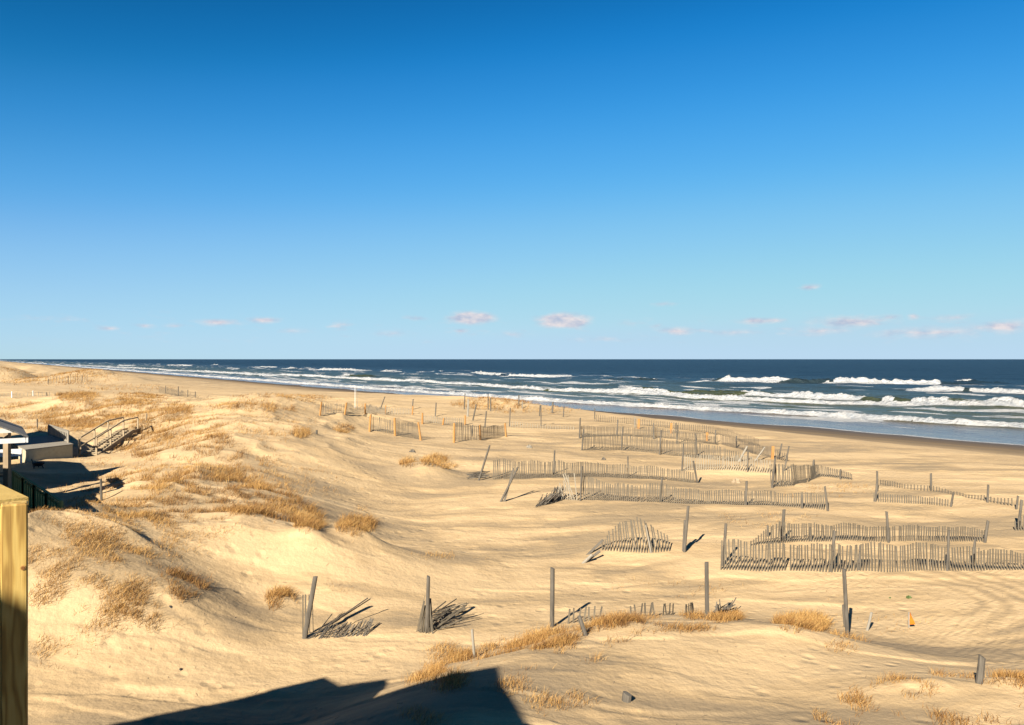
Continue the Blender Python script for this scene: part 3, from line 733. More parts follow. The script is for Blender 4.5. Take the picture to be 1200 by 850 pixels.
# ---------------------------------------------------------------- houses, decks, stairs
def UV(u, v, z): x, y = xy(u, v); return np.array([x, y, z])
def rail_run(root, p0, p1, h, mat, n, pick=.035, cap=.09, name='railing'):
    """posts at both ends, cap, bottom rail and n pickets between p0 and p1 (points on the floor)"""
    p0 = np.array(p0, float); p1 = np.array(p1, float); m = MB(); up = np.array([0, 0, h])
    m.beam(p0+up, p1+up, cap, .035); m.beam(p0+up*.12, p1+up*.12, .04, .08); m.beam(p0+up*.86, p1+up*.86, .04, .08)
    for i in range(n):
        t = (i+.5)/n; q = p0+(p1-p0)*t; m.beam(q+up*.05, q+up*.93, pick, pick, up=(0, 1, 0))
    for q in (p0, p1): m.beam(q-np.array([0, 0, .1]), q+up*.98, .085, .085, up=(0, 1, 0))
    return m.build(name, mat, root)
def window(root, u, v, z, w, h, face):
    """a framed window on a wall facing +u (face='u') or +v"""
    fr = MB(); gl = MB()
    ax = np.array([NV[0], NV[1], 0]) if face == 'u' else np.array([NU[0], NU[1], 0])
    nr = np.array([NU[0], NU[1], 0]) if face == 'u' else np.array([NV[0], NV[1], 0])
    c = UV(u, v, z); up = np.array([0, 0, 1.])
    for s in (-1, 1):
        fr.beam(c+ax*s*w/2-up*h/2+nr*.03, c+ax*s*w/2+up*h/2+nr*.03, .09, .08, up=nr)
        fr.beam(c+up*s*h/2-ax*(w/2-.05)+nr*.03, c+up*s*h/2+ax*(w/2-.05)+nr*.03, .09, .08, up=nr)
    gl.beam(c-up*(h/2-.04)+nr*.02, c+up*(h/2-.04)+nr*.02, w-.08, .02, up=nr)
    f = fr.build('window', 'white', root); g = gl.build('pane', 'glass', {'e': f, 'o': root['o']}); return f
def gable_house(root, u0, u1, v0, v1, zb, ze, zr, wallmat, over=.3, axis='v'):
    um = (u0+u1)/2; vm = (v0+v1)/2; m = MB()
    if axis == 'v':
        poly = [(u0, zb), (u1, zb), (u1, ze), (um, zr), (u0, ze)]; m.prism(poly, v0, v1, lambda s, a, z: UV(a, s, z))
    m.build('wall', wallmat, root)
    r = MB(); sl = (zr-ze)/(u1-um); t = .14
    for sg in (-1, 1):
        e = u1+over if sg > 0 else u0-over
        pts = [(um, zr+.02), (e, ze-over*sl+.02), (e, ze-over*sl+t), (um, zr+t+.03)]
        r.prism(pts, v0-over, v1+over, lambda s, a, z: UV(a, s, z))
    return r.build('roof', 'shingle', root)
def neighbour_house():
    o = UV(-5, 28, 4.0)
    root = thing('beach_house', o, 'neighbouring beach house at the left edge with a shingled porch roof on a brown post', 'house')
    gable_house(root, -12, -1.0, 24.7, 32.0, 3.4, 7.5, 9.8, 'wallb')
    gable_house(root, -12, -1.2, 35.5, 41, 3.4, 7.9, 9.5, 'wallb')
    m = MB(); m.prism([(-8.2, 3.6), (-2.2, 3.6), (-2.2, 6.9), (-8.2, 6.9)], 32.05, 35.15, lambda v, u, z: UV(u-2.5, v, z)); m.build('link_wall', 'wallb', root)
    for v in (26, 28.7): window(root, -1.0, v, 6.0, 1.1, 1.5, 'u')
    # unseen roof peaks, added to throw the two spikes of shadow into the hollow
    m = MB(); m.prism([(29.0, 8.6), (30.2, 8.6), (30.2, 11.6), (29.6, 12.7), (29.0, 11.6)], -7.6, -6.4, lambda u, v, z: UV(u, v, z)); m.build('shadow_peak_tower', 'wallb', root)
    m = MB(); m.prism([(35.6, 7.9), (37.0, 7.9), (36.3, 9.5)], -4.5, -1.5, lambda u, v, z: UV(u, v, z)); m.build('shadow_peak_gable', 'shingle', root)
    # porch roof at the seaward corner: its tip is what the photograph shows
    c = np.array([-18.45, 30.0, 0]); uc, vc = uv(c[0], c[1])
    zf = 6.80; m = MB(); U1, V0, V1 = uc, 30.7, vc; ub = -.3; zb = zf+.15+(uc-ub)*.48
    def quad(a, b, za, zb_):
        return [UV(U1, V0, za), UV(U1, V1, za), UV(ub, V1, zb_), UV(ub, V0, zb_)]
    F6 = [(0, 1, 2, 3), (7, 6, 5, 4), (0, 4, 5, 1), (1, 5, 6, 2), (2, 6, 7, 3), (3, 7, 4, 0)]
    m.add(quad(0, 0, zf+.16, zb)+quad(0, 0, zf+.115, zb-.05), F6)
    rf = m.build('porch_roof', 'shingle', root); P2 = {'e': rf, 'o': root['o']}
    f = MB(); f.beam(UV(U1-.03, V0, zf+.03), UV(U1-.03, V1, zf+.03), .05, .16); f.build('fascia', 'white', P2)
    f = MB(); f.beam(UV(U1-.08, V0+.03, zf+.03), UV(ub, V0+.03, zf+.03), .05, .16); f.build('fascia', 'white', P2)
    f = MB(); f.beam(UV(U1-.08, V1-.03, zf+.03), UV(ub, V1-.03, zf+.03), .05, .16); f.build('fascia', 'white', P2)
    pp = np.array([-19.02, 30.0])
    for (x, y) in (pp, pp-np.array(NV)*4.5-np.array(NU)*.6):
        m = MB(); m.beam((x, y, 3.6), (x, y, zf-.07), .19, .19, up=(0, 1, 0)); m.build('porch_post', 'brown', root)
    # porch floor and the stepped-out deck with its green railing
    pu, pv = uv(*pp)
    dk = MB(); dk.prism([(30.6, 4.2), (pv+.15, 4.2), (pv+.15, 4.38), (30.6, 4.38)], ub, pu+.12, lambda u, v, z: UV(u, v, z)); dk.build('porch_floor', 'brown', root)
    A = np.array([-18.55, 29.75]); B = np.array([-13.15, 23.35]); dv = (B-A)/np.linalg.norm(B-A); nv = np.array([dv[1], -dv[0]]); nv = nv if nv[0] < 0 else -nv
    zd = 4.36; m = MB(); P = [A, B, B+nv*1.9, A+nv*1.2]
    m.add([(*p, z) for z in (zd-.16, zd) for p in P], [(3, 2, 1, 0), (4, 5, 6, 7), (0, 1, 5, 4), (1, 2, 6, 5), (2, 3, 7, 6), (3, 0, 4, 7)]); m.build('deck', 'green', root)
    sk = MB(); L = np.linalg.norm(B-A)
    for i in range(int(L/.2)):
        p = A+dv*(.1+i*.2); sk.beam((*p, 3.2), (*p, zd-.17), .1, .025, up=(*nv, 0))
    for z in (3.4, 4.05): sk.beam((*(A-nv*-.03), z), (*(B-nv*-.03), z), .03, .09)
    sk.build('lattice_skirt', 'green', root)
    for k in range(4):
        a = A+(B-A)*k/4; b = A+(B-A)*(k+1)/4; rail_run(root, (*(a+nv*.06), zd), (*(b+nv*.06), zd), .98, 'green', 5, pick=.05)
    rail_run(root, np.append(pp, 4.38), np.append(pp-np.array(NU)*2.8, 4.38), .85, 'brown', 14)
    # the next house up the beach: only its shadow reaches the picture
    o = UV(-5, 53, 4.5); r2 = thing('beach_house', o, 'second neighbouring house beyond the left edge, seen by its black shadow on the dune', 'house')
    gable_house(r2, -10, -1.2, 45.6, 55.0, 3.6, 8.7, 10.8, 'wall'); window(r2, -1.2, 52, 6.2, 1.1, 1.4, 'u')
def platform_and_stairs():
    # boarded platform with rails in the hollow
    A = at(33, 536); B = at(87, 538); z0 = min(A[2], B[2])-.25
    A = np.array([-23.5, 38.5]); B = np.array([-22.62, 41.0]); zt = HC-41*(520.5-PY0)/F
    dv = B-A; L = np.linalg.norm(dv); dv /= L; nv = np.array([-.64, .77])
    root = thing('deck_platform', (*B, zt), 'low grey green boarded platform with pale rails in the hollow beside the stairs', 'deck')
    z0 = zt-1.1; Cc = B+nv*6.2; Dd = A+nv*6.2
    def slab(P, za, zb):
        return [(*p, z) for z in (za, zb) for p in P], [(3, 2, 1, 0), (4, 5, 6, 7), (0, 1, 5, 4), (1, 2, 6, 5), (2, 3, 7, 6), (3, 0, 4, 7)]
    m = MB(); m.add(*slab([A, B, Cc, Dd], z0, zt-.05)); m.build('skirt', 'skirt', root)
    m = MB(); m.add(*slab([A-dv*.03+nv*.0, B+dv*.05-nv*.03, Cc+dv*.05+nv*.05, Dd-dv*.03+nv*.05], zt-.047, zt)); m.build('floor', 'pale', root)
    e = B-dv*.05; f = Cc-dv*.05-nv*.1
    rail_run(root, (*(e+nv*.9), zt), (*f, zt), .62, 'pale', 13, pick=.05)
    # white bench-like board left of the platform
    m = MB(); a = np.array([(-6-PX0)/F*37.6, 37.6]); b = np.array([(26-PX0)/F*38.0, 38.0]); z = HC-37.8*(529.5-PY0)/F
    for k in range(3): m.beam((*a, z-.12*k+.06), (*b, z-.12*k+.06), .03, .11)
    for q in (a+(b-a)*.08, b-(b-a)*.04): m.beam((*q, z-.7), (*q, z+.1), .07, .07, up=(0, 1, 0))
    tag(m.build('board_fence', 'white', origin=(*a, z)), 'low white board fence in the yard left of the platform', 'fence')
    # stairs up the dune
    P0 = at(103, 534); P1 = at(153, 503)
    root = thing('dune_stairs', P0, 'weathered wooden stairs with handrails climbing the dune from the hollow', 'stairs')
    dr = (P1-P0)*np.array([1, 1, 0]); ln = np.linalg.norm(dr); dr /= ln; sd = np.array([-dr[1], dr[0], 0])
    zz0 = P0[2]-.05; zz1 = HC-P1[1]*(501-PY0)/F
    W = .85; n = 15; up = np.array([0, 0, 1.])
    def sp(t, s, dz=0): return P0*np.array([1, 1, 0])+dr*ln*t+sd*s+up*(zz0+(zz1-zz0)*t+dz)
    for i in range(n):
        t = (i+.5)/n*.86; m = MB(); m.beam(sp(t, -W/2+.03, .06), sp(t, W/2-.03, .06), .26, .04); m.build('tread', 'stairwood', root)
    for s in (-W/2, W/2):
        m = MB(); m.beam(sp(0, s, -.05), sp(.86, s, -.05), .05, .26); m.beam(sp(.86, s, -.05), sp(1.12, s, -.30), .05, .2); m.build('stringer', 'stairwood', root)
        h = .98; m = MB(); 
        m.beam(sp(0, s, h), sp(.62, s, h), .045, .075); m.beam(sp(.62, s, h), sp(1.0, s, .62), .045, .075)
        m.beam(sp(0, s, h*.5), sp(.62, s, h*.5), .03, .06)
        m.build('handrail', 'stairwood', root)
        for t, hh in ((0, h), (.31, h), (.62, h), (1.0, .62)):
            m = MB(); m.beam(sp(t, s, -.9), sp(t, s, hh-.04), .08, .08, up=dr); m.build('stair_post', 'stairwood', root)
    for h1, h2 in ((.95, .3), (.3, -.25)):
        m = MB(); m.beam(sp(0, W/2, h1), np.array([B[0]+.25, B[1]+.3, zt+h2]), .05, .1); m.build('landing_rail', 'brown', root)
    p = at(165, 497); q = at(172, 494)
    lone_post('short end post of the dune stairs on the grassy crest', 171, 494, 172, 485, mat='brown', w=.12)
    # things in the hollow
    p = at(45, 549); root = thing('fire_pit', p, 'low black bowl on legs standing in the yard near the porch', 'fire pit')
    m = MB(); n = 14; prof = [(.03, .10), (.15, .11), (.24, .2), (.27, .28), (.25, .28), (.21, .2), (.13, .14), (.01, .12)]
    vs = [p+np.array([r*math.cos(2*math.pi*j/n), r*math.sin(2*math.pi*j/n), z]) for r, z in prof for j in range(n)]
    fs = [(i*n+j, i*n+(j+1) % n, (i+1)*n+(j+1) % n, (i+1)*n+j) for i in range(len(prof)-1) for j in range(n)]
    m.add(vs, fs); m.build('bowl', 'metal', root)
    for k in range(3):
        a = 2.1*k; m = MB(); m.beam(p+np.array([.26*math.cos(a), .26*math.sin(a), -.05]), p+np.array([.17*math.cos(a), .17*math.sin(a), .15]), .03, .03); m.build('leg', 'metal', root)
    lone_post('thin stick leaning beside the black bowl in the yard', 40, 549, 37, 538, mat='slatdark', w=.05, name='stick', cat='stick', group=None)
    lone_post('dark post standing in the house shadow in the hollow', 119, 587, 119, 561, mat='slatdark', w=.08, group=None)
def own_house():
    o = UV(-12, 2, 3.2)
    root = thing('beach_house', o, 'gabled house behind the viewpoint, seen by its long black shadow at the bottom', 'house')
    mp = lambda u, v, z: UV(u, v, z)
    m = MB(); m.prism([(-9, 2.4), (-9, 13.9), (-1.3, 14.15), (1.2, 14.2), (3.3, 14.8), (5.6, 13.0), (5.6, 2.4)], -18, -8.3, mp); m.build('wall', 'wall', root)
    m = MB(); m.prism([(5.62, 2.4), (5.62, 12.85), (6.75, 13.15), (7.7, 12.45), (8.5, 12.35), (9.9, 10.4), (10.05, 10.0), (10.6, 9.35), (10.6, 2.4)], -17, -8.3, mp); m.build('wing_wall', 'wall', root)
    def strip(pts, name):
        r = MB()
        r.prism(pts+[(v, z+.10) for v, z in reversed(pts)], -18.2, -8, mp); return r.build(name, 'shingle', root)
    strip([(-9.2, 13.92), (-1.3, 14.17), (1.2, 14.22), (3.3, 14.82), (5.66, 12.97)], 'roof')
    strip([(5.66, 12.87), (6.75, 13.17), (7.7, 12.47), (8.5, 12.37), (9.9, 10.42), (10.05, 10.02), (10.63, 9.33)], 'wing_roof')
    for v in (-5, -1.5, 2): window(root, -8.3, v, 9.3, 1.2, 1.8, 'u')
    dr = MB(); c = UV(-8.3, 4.3, 9.0); nr = np.array([NU[0], NU[1], 0]); dr.beam(c+nr*.02-np.array([0, 0, 1.05]), c+nr*.02+np.array([0, 0, 1.05]), .9, .05, up=nr); dr.build('door', 'white', root)
    # the deck the picture is taken from
    zf = 7.92; deck = thing('house_deck', UV(-.1, 3.4, zf), 'yellow pine deck railing at left foreground, its corner post half in shadow', 'deck')
    d = MB()
    n = 58
    for i in range(n):
        u = -8.2+i*.142
        if u > -.12: break
        d.beam(UV(u, -8.6, zf-.02), UV(u, 3.3, zf-.02), .136, .038)
    d.build('floor_boards', 'pineboard', deck)
    j = MB()
    for v in (-8.4, -5.5, -2.6, .3, 3.1): j.beam(UV(-8.2, v, zf-.16), UV(-.1, v, zf-.16), .05, .22)
    j.beam(UV(-.1, -8.6, zf-.16), UV(-.1, 3.3, zf-.16), .05, .24); j.build('joists', 'pineboard', deck)
    for v in (-8.3, -4.4, -.5):
        s = MB(); s.beam(UV(-.22, v, gz(*xy(-.22, v))-.4), UV(-.22, v, zf-.28), .14, .14, up=(0, 1, 0)); s.build('support_post', 'pineboard', deck)
    # corner post in view
    P = np.array([-1.824, 2.92]); zt = HC-2.87*(592-PY0)/F; w = .084
    yaw = R(31); ax = np.array([math.cos(yaw), math.sin(yaw), 0]); ay = np.array([-math.sin(yaw), math.cos(yaw), 0])
    m = MB(); c = np.array([P[0], P[1], 0]); ch = .006
    ring = [(-1+.12, -1), (1-.12, -1), (1, -1+.12), (1, 1-.12), (1-.12, 1), (-1+.12, 1), (-1, 1-.12), (-1, -1+.12)]
    vs = []
    zb = gz(P[0], P[1])-.4
    for z, k in ((zb, 1), (zt-ch, 1), (zt, .90)):
        vs += [c+ax*a*w/2*k+ay*b*w/2*k+np.array([0, 0, z]) for a, b in ring]
    fs = [(i*8+q, i*8+(q+1) % 8, (i+1)*8+(q+1) % 8, (i+1)*8+q) for i in range(2) for q in range(8)]+[tuple(range(16, 24)), tuple(reversed(range(8)))]
    m.add(vs, fs); post = m.build('railing_post', 'pine', deck)
    # a knot in its face
    kz = HC-2.87*(668-PY0)/F; kc = c-ay*(w/2+.0008)+ax*(.027)+np.array([0, 0, kz])
    for rr, mat, off, nm in ((.0085, 'crack', 0, 'knot_ring'), (.0058, 'knot', .0012, 'knot')):
        k = MB(); vs = []
        for dy in (0, .0014):
            for q in range(16):
                a = 2*math.pi*q/16; vs.append(kc-ay*(off+dy)+ax*math.cos(a)*rr+np.array([0, 0, math.sin(a)*rr*1.1]))
        k.add(vs, [tuple(range(16)), tuple(reversed(range(16, 32)))]+[(q, (q+1) % 16, 16+(q+1) % 16, 16+q) for q in range(16)])
        k.build(nm, mat, {'e': post, 'o': deck['o']})
    # rails: one runs on beyond the post to the left, one back along the deck
    q0 = c+np.array([0, 0, zt]); d1 = np.array([-.70, .714, 0]); s1 = np.array([.714, .70, 0])
    r = MB(); a = q0+d1*.075+s1*.012; b = q0+d1*2.4+s1*.012
    r.beam(a+np.array([0, 0, -.012]), b+np.array([0, 0, -.012]), .10, .03); r.beam(a+np.array([0, 0, -.09])-s1*.0, b+np.array([0, 0, -.09])-s1*.0, .038, .085)
    r.beam(a+np.array([0, 0, -.95]), b+np.array([0, 0, -.95]), .038, .085)
    r.build('railing', 'pineboard', deck)
    bal = MB()
    for i in range(16):
        e = a+d1*(.09+i*.14)-s1*.01; bal.beam(e+np.array([0, 0, -1.0]), e+np.array([0, 0, -.135]), .035, .035, up=d1)
    bal.build('balusters', 'pineboard', deck)
    e = b; s = MB(); s.beam((e[0], e[1], gz(e[0], e[1])-.4), (e[0], e[1], zt-.03), .09, .09, up=d1); s.build('railing_post', 'pine', deck)
    r = MB(); A_ = UV(-.11, 3.2, zt-.012); B_ = UV(-.11, -8.5, zt-.012); r.beam(A_, B_, .14, .03); r.beam(A_+np.array([0, 0, -.95]), B_+np.array([0, 0, -.95]), .038, .085)
    for i in range(80):
        t = (i+.5)/80; e = A_+(B_-A_)*t; r.beam(e+np.array([0, 0, -1.0]), e+np.array([0, 0, -.02]), .035, .035, up=(0, 1, 0))
    r.build('railing', 'pineboard', deck)

# ---------------------------------------------------------------- dune grass
# photo ellipses: cx, cy, rx, ry, density, height m, name or None
GR = [
 (110,640,95,32,.75,.24),(60,608,50,10,.3,.16),(205,690,38,19,1.5,.36),(150,708,56,26,1.25,.34),(90,698,64,32,.95,.32),(70,660,60,40,.6,.3),(60,765,34,22,.4,.28),(185,728,32,14,1.0,.32),(120,735,40,12,.5,.26),
 (230,567,125,24,.75,.36),(290,588,60,20,.95,.36),(180,600,90,22,.7,.3),(110,620,70,14,.5,.2),(300,560,60,14,.5,.3),(250,610,90,12,.35,.25),(262,545,60,16,.55,.4),(215,532,26,26,.55,.42),(235,512,36,30,.85,.36),(150,620,140,56,.42,.2),(240,560,150,46,.42,.22),(265,500,100,34,.32,.22),(110,700,80,60,.3,.22),(60,442,80,10,.6,.6),(330,600,40,14,.6,.4),
 (205,490,26,17,1.4,.45),(182,502,30,22,1.4,.45),(165,518,34,20,1.0,.4),(150,530,30,14,.25,.4),
 (88,490,50,17,1.4,.5),(135,482,56,14,1.35,.5),(60,500,40,8,.8,.4),(92,467,28,7,1.2,.55),(30,482,42,11,.75,.5),(160,468,34,7,1,.5),(40,492,40,8,.6,.5),
 (300,478,64,7,.75,.5),(330,468,60,5,.6,.45),(310,505,52,12,.4,.4),(275,530,45,14,.3,.36),(380,478,60,5,.25,.4),(345,500,25,9,.35,.4),
 (45,432,60,6,1.0,.7),(85,437,40,5,.8,.7),(10,440,30,4,.7,.7),(150,455,60,4,.35,.5),
 (566,770,62,14,.65,.28),(640,754,62,16,.75,.3),(722,737,40,15,.85,.36),(690,748,30,12,.6,.3),(800,731,64,9,.65,.26),(525,793,52,20,.45,.26),(490,838,30,16,.35,.2),(560,765,90,10,.5,.24),(760,735,60,10,.5,.24),(690,765,26,14,.35,.28),(640,800,70,38,.28,.2),
 (850,724,18,6,.9,.28),(1090,808,90,15,.8,.22),(1050,822,66,18,.65,.2),(1150,830,74,26,.45,.2),(1186,800,30,9,.9,.24),(1000,838,44,15,.5,.2),(1085,800,30,10,1.0,.24),
 (985,752,30,14,.22,.22),(575,474,44,7,.9,.6),(600,480,24,6,.6,.5),(640,480,40,6,.25,.4),
 (790,690,80,12,.10,.18),(510,652,26,6,.35,.2),(425,595,15,5,.35,.25),(410,690,50,8,.06,.15),(1000,680,60,20,.03,.15),(900,610,60,12,.08,.2),(985,575,50,8,.25,.3),(945,578,30,6,.25,.3),(1050,730,90,14,.05,.14),
 (455,640,120,40,.012,.15),(400,545,120,50,.012,.2),
]
TUSS = [
 (415,618,25,13,2.2,.46,'bushy tan tussock hanging at the right tip of the near dune spur'),
 (360,612,20,16,2.2,.46,'tan tussock left of the bushy one on the dune spur'),
 (330,704,20,15,1.6,.38,'loose tan tussock above the upright slats, left of the leaning post'),
 (507,541,18,7,2.4,.5,'brown tussock crowning the small isolated mound, right side'),
 (478,543,12,6,2.2,.48,'brown tussock on the left flank of the small isolated mound'),
 (402,503,12,6,2.5,.5,'round tussock alone on the slope below the orange posted fences'),
 (352,509,11,6,2.2,.5,'dark tussock spilling down the great dune side'),
 (942,731,36,13,1.5,.34,'spiky golden tussock beside the tall leaning post at right'),
 (525,547,12,4,1.6,.4,'thin tuft at the right end of the small isolated mound'),
]
def make_blades(px, py, pz, h, w, tint, name, origin):
    n = len(px)
    az = rng.uniform(0, 2*np.pi, n); ln = rng.uniform(.3, 1.25, n)*h
    bx = np.cos(az)*ln*.75+.35*ln; by = np.sin(az)*ln*.75+.15*ln
    h = h*rng.uniform(.3, 1.0, n); fa = rng.uniform(0, np.pi, n); wx = np.cos(fa)*w/2; wy = np.sin(fa)*w/2
    V = np.empty((n, 7, 3))
    for k, (t, ww) in enumerate(((0, 1), (.55, .8), (.85, .45))):
        cx = px+bx*t**1.8; cy = py+by*t**1.8; cz = pz-.05+(h+.05)*(t-.18*t*t)
        V[:, 2*k] = np.stack([cx-wx*ww, cy-wy*ww, cz], -1); V[:, 2*k+1] = np.stack([cx+wx*ww, cy+wy*ww, cz], -1)
    V[:, 6] = np.stack([px+bx, py+by, pz+h*.82], -1)
    V -= np.array(origin)
    me = D2.meshes.new(name); me.vertices.add(n*7); me.vertices.foreach_set('co', V.astype(np.float32).ravel())
    base = np.arange(n, dtype=np.int32)[:, None]*7
    lp = np.concatenate([base+np.array([0, 1, 3, 2], np.int32), base+np.array([2, 3, 5, 4], np.int32), base+np.array([4, 5, 6], np.int32)], 1)
    me.loops.add(n*11); me.loops.foreach_set('vertex_index', lp.ravel().astype(np.int32))
    me.polygons.add(n*3); st = (np.arange(n, dtype=np.int32)[:, None]*11+np.array([0, 4, 8], np.int32)).ravel(); me.polygons.foreach_set('loop_start', st)
    me.update(calc_edges=True)
    a = me.attributes.new('tint', 'FLOAT', 'POINT'); a.data.foreach_set('value', np.repeat(tint, 7).astype(np.float32))
    me.materials.append(M['grass']); o = D2.objects.new(name, me); COL.objects.link(o); o.location = tuple(map(float, origin)); return o
def build_grass():
    N = 2600000
    th = rng.uniform(R(-37), R(37), N); r = np.exp(rng.uniform(math.log(10.5), math.log(260), N))
    x = r*np.sin(th); y = r*np.cos(th)
    # quick height, then the photo ellipses as a map of where grass grows
    gx = np.linspace(-160, 160, 10); 
    px = PX0+F*x/y
    keep = np.zeros(N, bool); dens = np.zeros(N); hh = np.full(N, .3); wid = np.full(N, -1)
    # coarse pre-test by flat ground bounds to save time
    zlo = HC-(2.2); pyr = PY0+F*(HC-4.3)/y
    cand = pyr < 1100
    ug, vg = uv(x, y); cand &= ug < 75
    idx = np.nonzero(cand)[0]; z = np.empty(N); 
    z[idx] = ground(x[idx], y[idx]); py = np.full(N, 1e9); py[idx] = PY0+F*(HC-z[idx])/y[idx]
    cl = fbm(x/.55, y/.55, 3, 301)*1.0; cl2 = fbm(x/2.6, y/2.6, 3, 305)
    sc = np.minimum(1, (r/22))
    for k, (cx, cy, rx, ry, dn, h) in enumerate(GR):
        q = ((px-cx)/rx)**2+((py-cy)/ry)**2
        w = dn*sstep(1.5, .25, q+cl2*.8)
        up = w > dens; dens = np.where(up, w, dens); hh = np.where(up & (w > 0), h, hh)
    for k, (cx, cy, rx, ry, dn, h, lab) in enumerate(TUSS):
        q = ((px-cx)/rx)**2+((py-cy)/ry)**2
        w = dn*sstep(1.15, .45, q+cl2*.5); ins = w > dens; dens = np.where(ins, w, dens); hh = np.where(ins, h, hh); wid = np.where(ins & (w > .15), k, wid)
    vis = np.nonzero(dens > .002)[0]
    p = np.clip(dens[vis], 0, 2.5)*sstep(-.20, .40, cl[vis]+.5*cl2[vis]+np.minimum(dens[vis], 1.2)*.30-.14)*GD
    ok = vis[rng.random(len(vis)) < p]
    z = np.where(np.isfinite(z), z, 0)
    wdt = .004+r[ok]*.00022
    tint = np.clip(.42+cl2[ok]*.42+rng.normal(0, .26, len(ok)), 0, 1)
    hgt = .72*hh[ok]*(.75+.6*np.clip(cl[ok]+.4, 0, 1))
    print('blades', len(ok))
    m = wid[ok] < 0
    o = make_blades(x[ok][m], y[ok][m], z[ok][m], hgt[m], wdt[m], tint[m], 'dune_grass', (0, 0, 0))
    tag(o, 'dry golden beach grass growing in patches over the dunes', 'grass', kind='stuff')
    # dead reeds and twigs strewn over the flats
    n = 2000; tx, ty = rng.uniform(-14, 20, n), rng.uniform(12.5, 40, n); kk = fbm(tx/2.5, ty/2, 3, 330)+.35*fbm(tx/.5, ty/.5, 2, 331) > .05; tx, ty = tx[kk], ty[kk]; tz = ground(tx, ty)
    m = MB()
    for a, b, c in zip(tx, ty, tz):
        an, ln = random.uniform(0, 3.14), random.uniform(.03, .15); q = (a+math.cos(an)*ln, b+math.sin(an)*ln); m.beam((a, b, c+.004), (*q, gz(*q)+random.uniform(.004, .03)), random.uniform(.004, .009), .005)
    o = m.build('beach_debris', 'brown'); tag(o, 'scattered dead reeds and twigs lying on the sand flats', 'debris', kind='stuff')
    for k, t in enumerate(TUSS):
        m = wid[ok] == k
        if m.sum() < 10: print('EMPTY', t); continue
        c = (float(x[ok][m].mean()), float(y[ok][m].mean())); g0 = gz(*c)
        tag(make_blades(x[ok][m], y[ok][m], z[ok][m], hgt[m], wdt[m], tint[m], 'grass_tussock', (*c, g0)), t[6], 'grass tussock', 'tussocks of dry grass on the dunes')
GD = 1.15

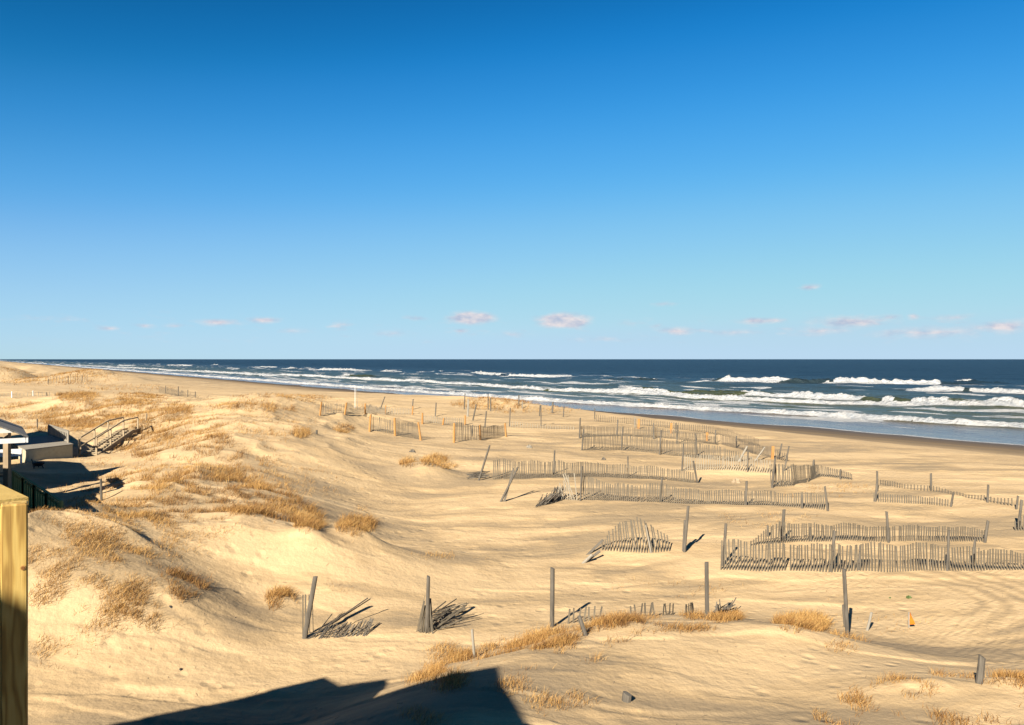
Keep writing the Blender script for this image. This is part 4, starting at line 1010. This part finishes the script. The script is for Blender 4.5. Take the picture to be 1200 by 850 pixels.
# ---------------------------------------------------------------- light, sky, camera
CLOUDS = [(660,376,26,8,1),(553,373,24,7,.9),(540,388,10,3,.5),(257,378,26,4,.6),(310,375,20,4,.55),(948,337,14,4,.45),(893,376,26,4,.6),(780,356,22,3,.35),(485,373,18,3,.4),(128,385,14,3,.5),(170,382,14,3,.4),
 (205,382,14,3,.4),(1000,377,44,9,.5),(1045,372,16,4,.4),(1090,390,70,7,.45),(1175,383,36,8,.55),(1120,372,26,4,.4),(960,388,40,6,.4),(790,388,22,5,.5),(460,391,22,4,.4),(700,398,40,4,.3),(860,390,30,4,.35),(600,392,20,4,.35),(1070,371,8,4,.5),(340,388,24,4,.25),(740,379,20,4,.25)]
def build_world():
    w = D2.worlds.new('World'); scene.world = w; w.use_nodes = True; nt = w.node_tree; L = nt.links
    bg = nt.nodes['Background']; bg.inputs['Strength'].default_value = SKY_STR
    K = .1035; KO = 1/(SKY_STR*2**EXPO)
    sky = nt.nodes.new('ShaderNodeTexSky'); sky.sky_type = 'NISHITA'; sky.sun_disc = False; sky.sun_elevation = SUN_EL
    sky.sun_rotation = math.atan2(SUN_DIR[0], SUN_DIR[1]) % (2*math.pi); sky.altitude = 0; sky.air_density = SKY_AIR; sky.dust_density = SKY_DUST; sky.ozone_density = SKY_OZ
    hs = nt.nodes.new('ShaderNodeHueSaturation'); hs.inputs['Saturation'].default_value = SKY_SAT; hs.inputs['Hue'].default_value = SKY_HUE; L.new(sky.outputs[0], hs.inputs['Color'])
    # the film's colour response to the sky, channel by channel
    def gam(c, g):
        n = nt.nodes.new('ShaderNodeGamma'); n.inputs['Gamma'].default_value = g; L.new(c, n.inputs['Color']); return n.outputs[0]
    def scl(c, k):
        n = nt.nodes.new('ShaderNodeVectorMath'); n.operation = 'SCALE'; n.inputs['Scale'].default_value = k; L.new(c, n.inputs[0]); return n.outputs[0]
    cv = nt.nodes.new('ShaderNodeRGBCurve'); mp = cv.mapping; mp.extend = 'HORIZONTAL'
    def enc(v):
        v /= 255; l = v/12.92 if v < .04045 else ((v+.055)/1.055)**2.4; return l**(1/2.2)
    for ch, pts in enumerate(SKYCURVE):
        c = mp.curves[ch].points
        c[0].location = (0, 0); c[1].location = (1, enc(pts[-1][1]))
        for a, b in pts[:-1]: c.new(enc(a), enc(b))
    mp.update(); L.new(gam(scl(hs.outputs[0], K), 1/2.2), cv.inputs['Color']); graded = scl(gam(cv.outputs[0], 2.2), KO)
    tc = nt.nodes.new('ShaderNodeTexCoord').outputs['Generated']
    sx = nt.nodes.new('ShaderNodeSeparateXYZ'); L.new(tc, sx.inputs[0])
    az = mth(nt, 'ARCTAN2', sx.outputs[0], sx.outputs[1]); el = mth(nt, 'ARCSINE', sx.outputs[2])
    cb = nt.nodes.new('ShaderNodeCombineXYZ'); L.new(az, cb.inputs[0]); L.new(el, cb.inputs[1])
    n1 = noise(nt, mapping(nt, cb.outputs[0], (1, 2.6, 1)), 40, 6, .58); 
    tot = None
    for cx, cy, rx, ry, s in CLOUDS:
        a = math.atan((cx-PX0)/F); k = math.cos(a); e = math.atan((PY0-cy)/F*k)
        vm = nt.nodes.new('ShaderNodeVectorMath'); vm.operation = 'MULTIPLY_ADD'
        A, B = 1/(1.25*rx/F*k*k), 1/(1.2*ry/F*k)
        L.new(cb.outputs[0], vm.inputs[0]); vm.inputs[1].default_value = (A, B, 0); vm.inputs[2].default_value = (-a*A, -e*B, 0)
        ln = nt.nodes.new('ShaderNodeVectorMath'); ln.operation = 'LENGTH'; L.new(vm.outputs[0], ln.inputs[0])
        f = mth(nt, 'MULTIPLY', mth(nt, 'MULTIPLY_ADD', ln.outputs['Value'], -.75, 1.0, clamp=True), s)
        tot = f if tot is None else mth(nt, 'MAXIMUM', tot, f)
    n2 = noise(nt, mapping(nt, cb.outputs[0], (1, 4, 1)), 20, 5, .6)
    band = mth(nt, 'MULTIPLY', mth(nt, 'MULTIPLY_ADD', mth(nt, 'ABSOLUTE', mth(nt, 'SUBTRACT', el, .036)), -42, 1, clamp=True), mth(nt, 'MULTIPLY_ADD', n2, 2.4, -1.15, clamp=True))
    tot = mth(nt, 'MAXIMUM', tot, mth(nt, 'MULTIPLY', band, .75))
    cov = mth(nt, 'MULTIPLY', mth(nt, 'SUBTRACT', mth(nt, 'ADD', mth(nt, 'MULTIPLY', tot, 1.0), mth(nt, 'MULTIPLY_ADD', n1, 1.1, -.55)), .06), 2.2, clamp=True)
    cov = mth(nt, 'MULTIPLY', cov, mth(nt, 'MULTIPLY', tot, 2.4, clamp=True))
    lit = noise(nt, mapping(nt, cb.outputs[0], (1, 2, 1)), 55, 4, .55)
    cc = ramp(nt, lit, [(.35, CLOUD[0]), (.65, CLOUD[1])])
    L.new(mixc(nt, mth(nt, 'MULTIPLY', cov, .85), graded, cc), bg.inputs['Color'])
    sl = D2.lights.new('sun', 'SUN'); sl.energy = SUN_STR; sl.angle = R(.35); sl.color = (1, .90, .76); so = D2.objects.new('sun', sl); COL.objects.link(so)
    from mathutils import Vector
    so.rotation_euler = Vector(SUN_DIR.tolist()).to_track_quat('Z', 'Y').to_euler(); so.location = (0, 0, 60)
    scene.view_settings.view_transform = 'Standard'; scene.view_settings.look = 'None'; scene.view_settings.exposure = EXPO; scene.view_settings.gamma = 1
    scene.view_settings.use_curve_mapping = False
    cam = D2.cameras.new('camera'); cam.sensor_width = 36; cam.lens = 28; cam.clip_start = .05; cam.clip_end = 120000
    co = D2.objects.new('camera', cam); COL.objects.link(co); co.location = (0, 0, HC); co.rotation_euler = (R(90), 0, 0)
    cam.shift_y = -4/1200.0
    scene.camera = co
    scene.cycles.max_bounces = 6; scene.cycles.use_denoising = True
SKYCURVE = [[(22, 2), (40, 20), (48, 46), (63, 87), (94, 142), (159, 178), (201, 186), (255, 192)],
            [(50, 14), (75, 50), (101, 111), (114, 141), (135, 173), (168, 203), (215, 219), (228, 217), (255, 220)],
            [(90, 36), (135, 98), (171, 183), (187, 215), (210, 236), (238, 240), (247, 238), (255, 236)]]
SKY_STR, SKY_AIR, SKY_DUST, SKY_OZ, SKY_SAT, SKY_HUE = .05, .9, 0.0, 10.0, 1.12, .5
CLOUD = ((3.3, 3.6, 4.6), (5.9, 5.2, 5.2))
SUN_STR, EXPO = 5.0, 1.55

build_world(); build_ground(); build_sea()
neighbour_house(); platform_and_stairs(); own_house()
build_fences(); build_posts(); build_heaps(); build_grass()
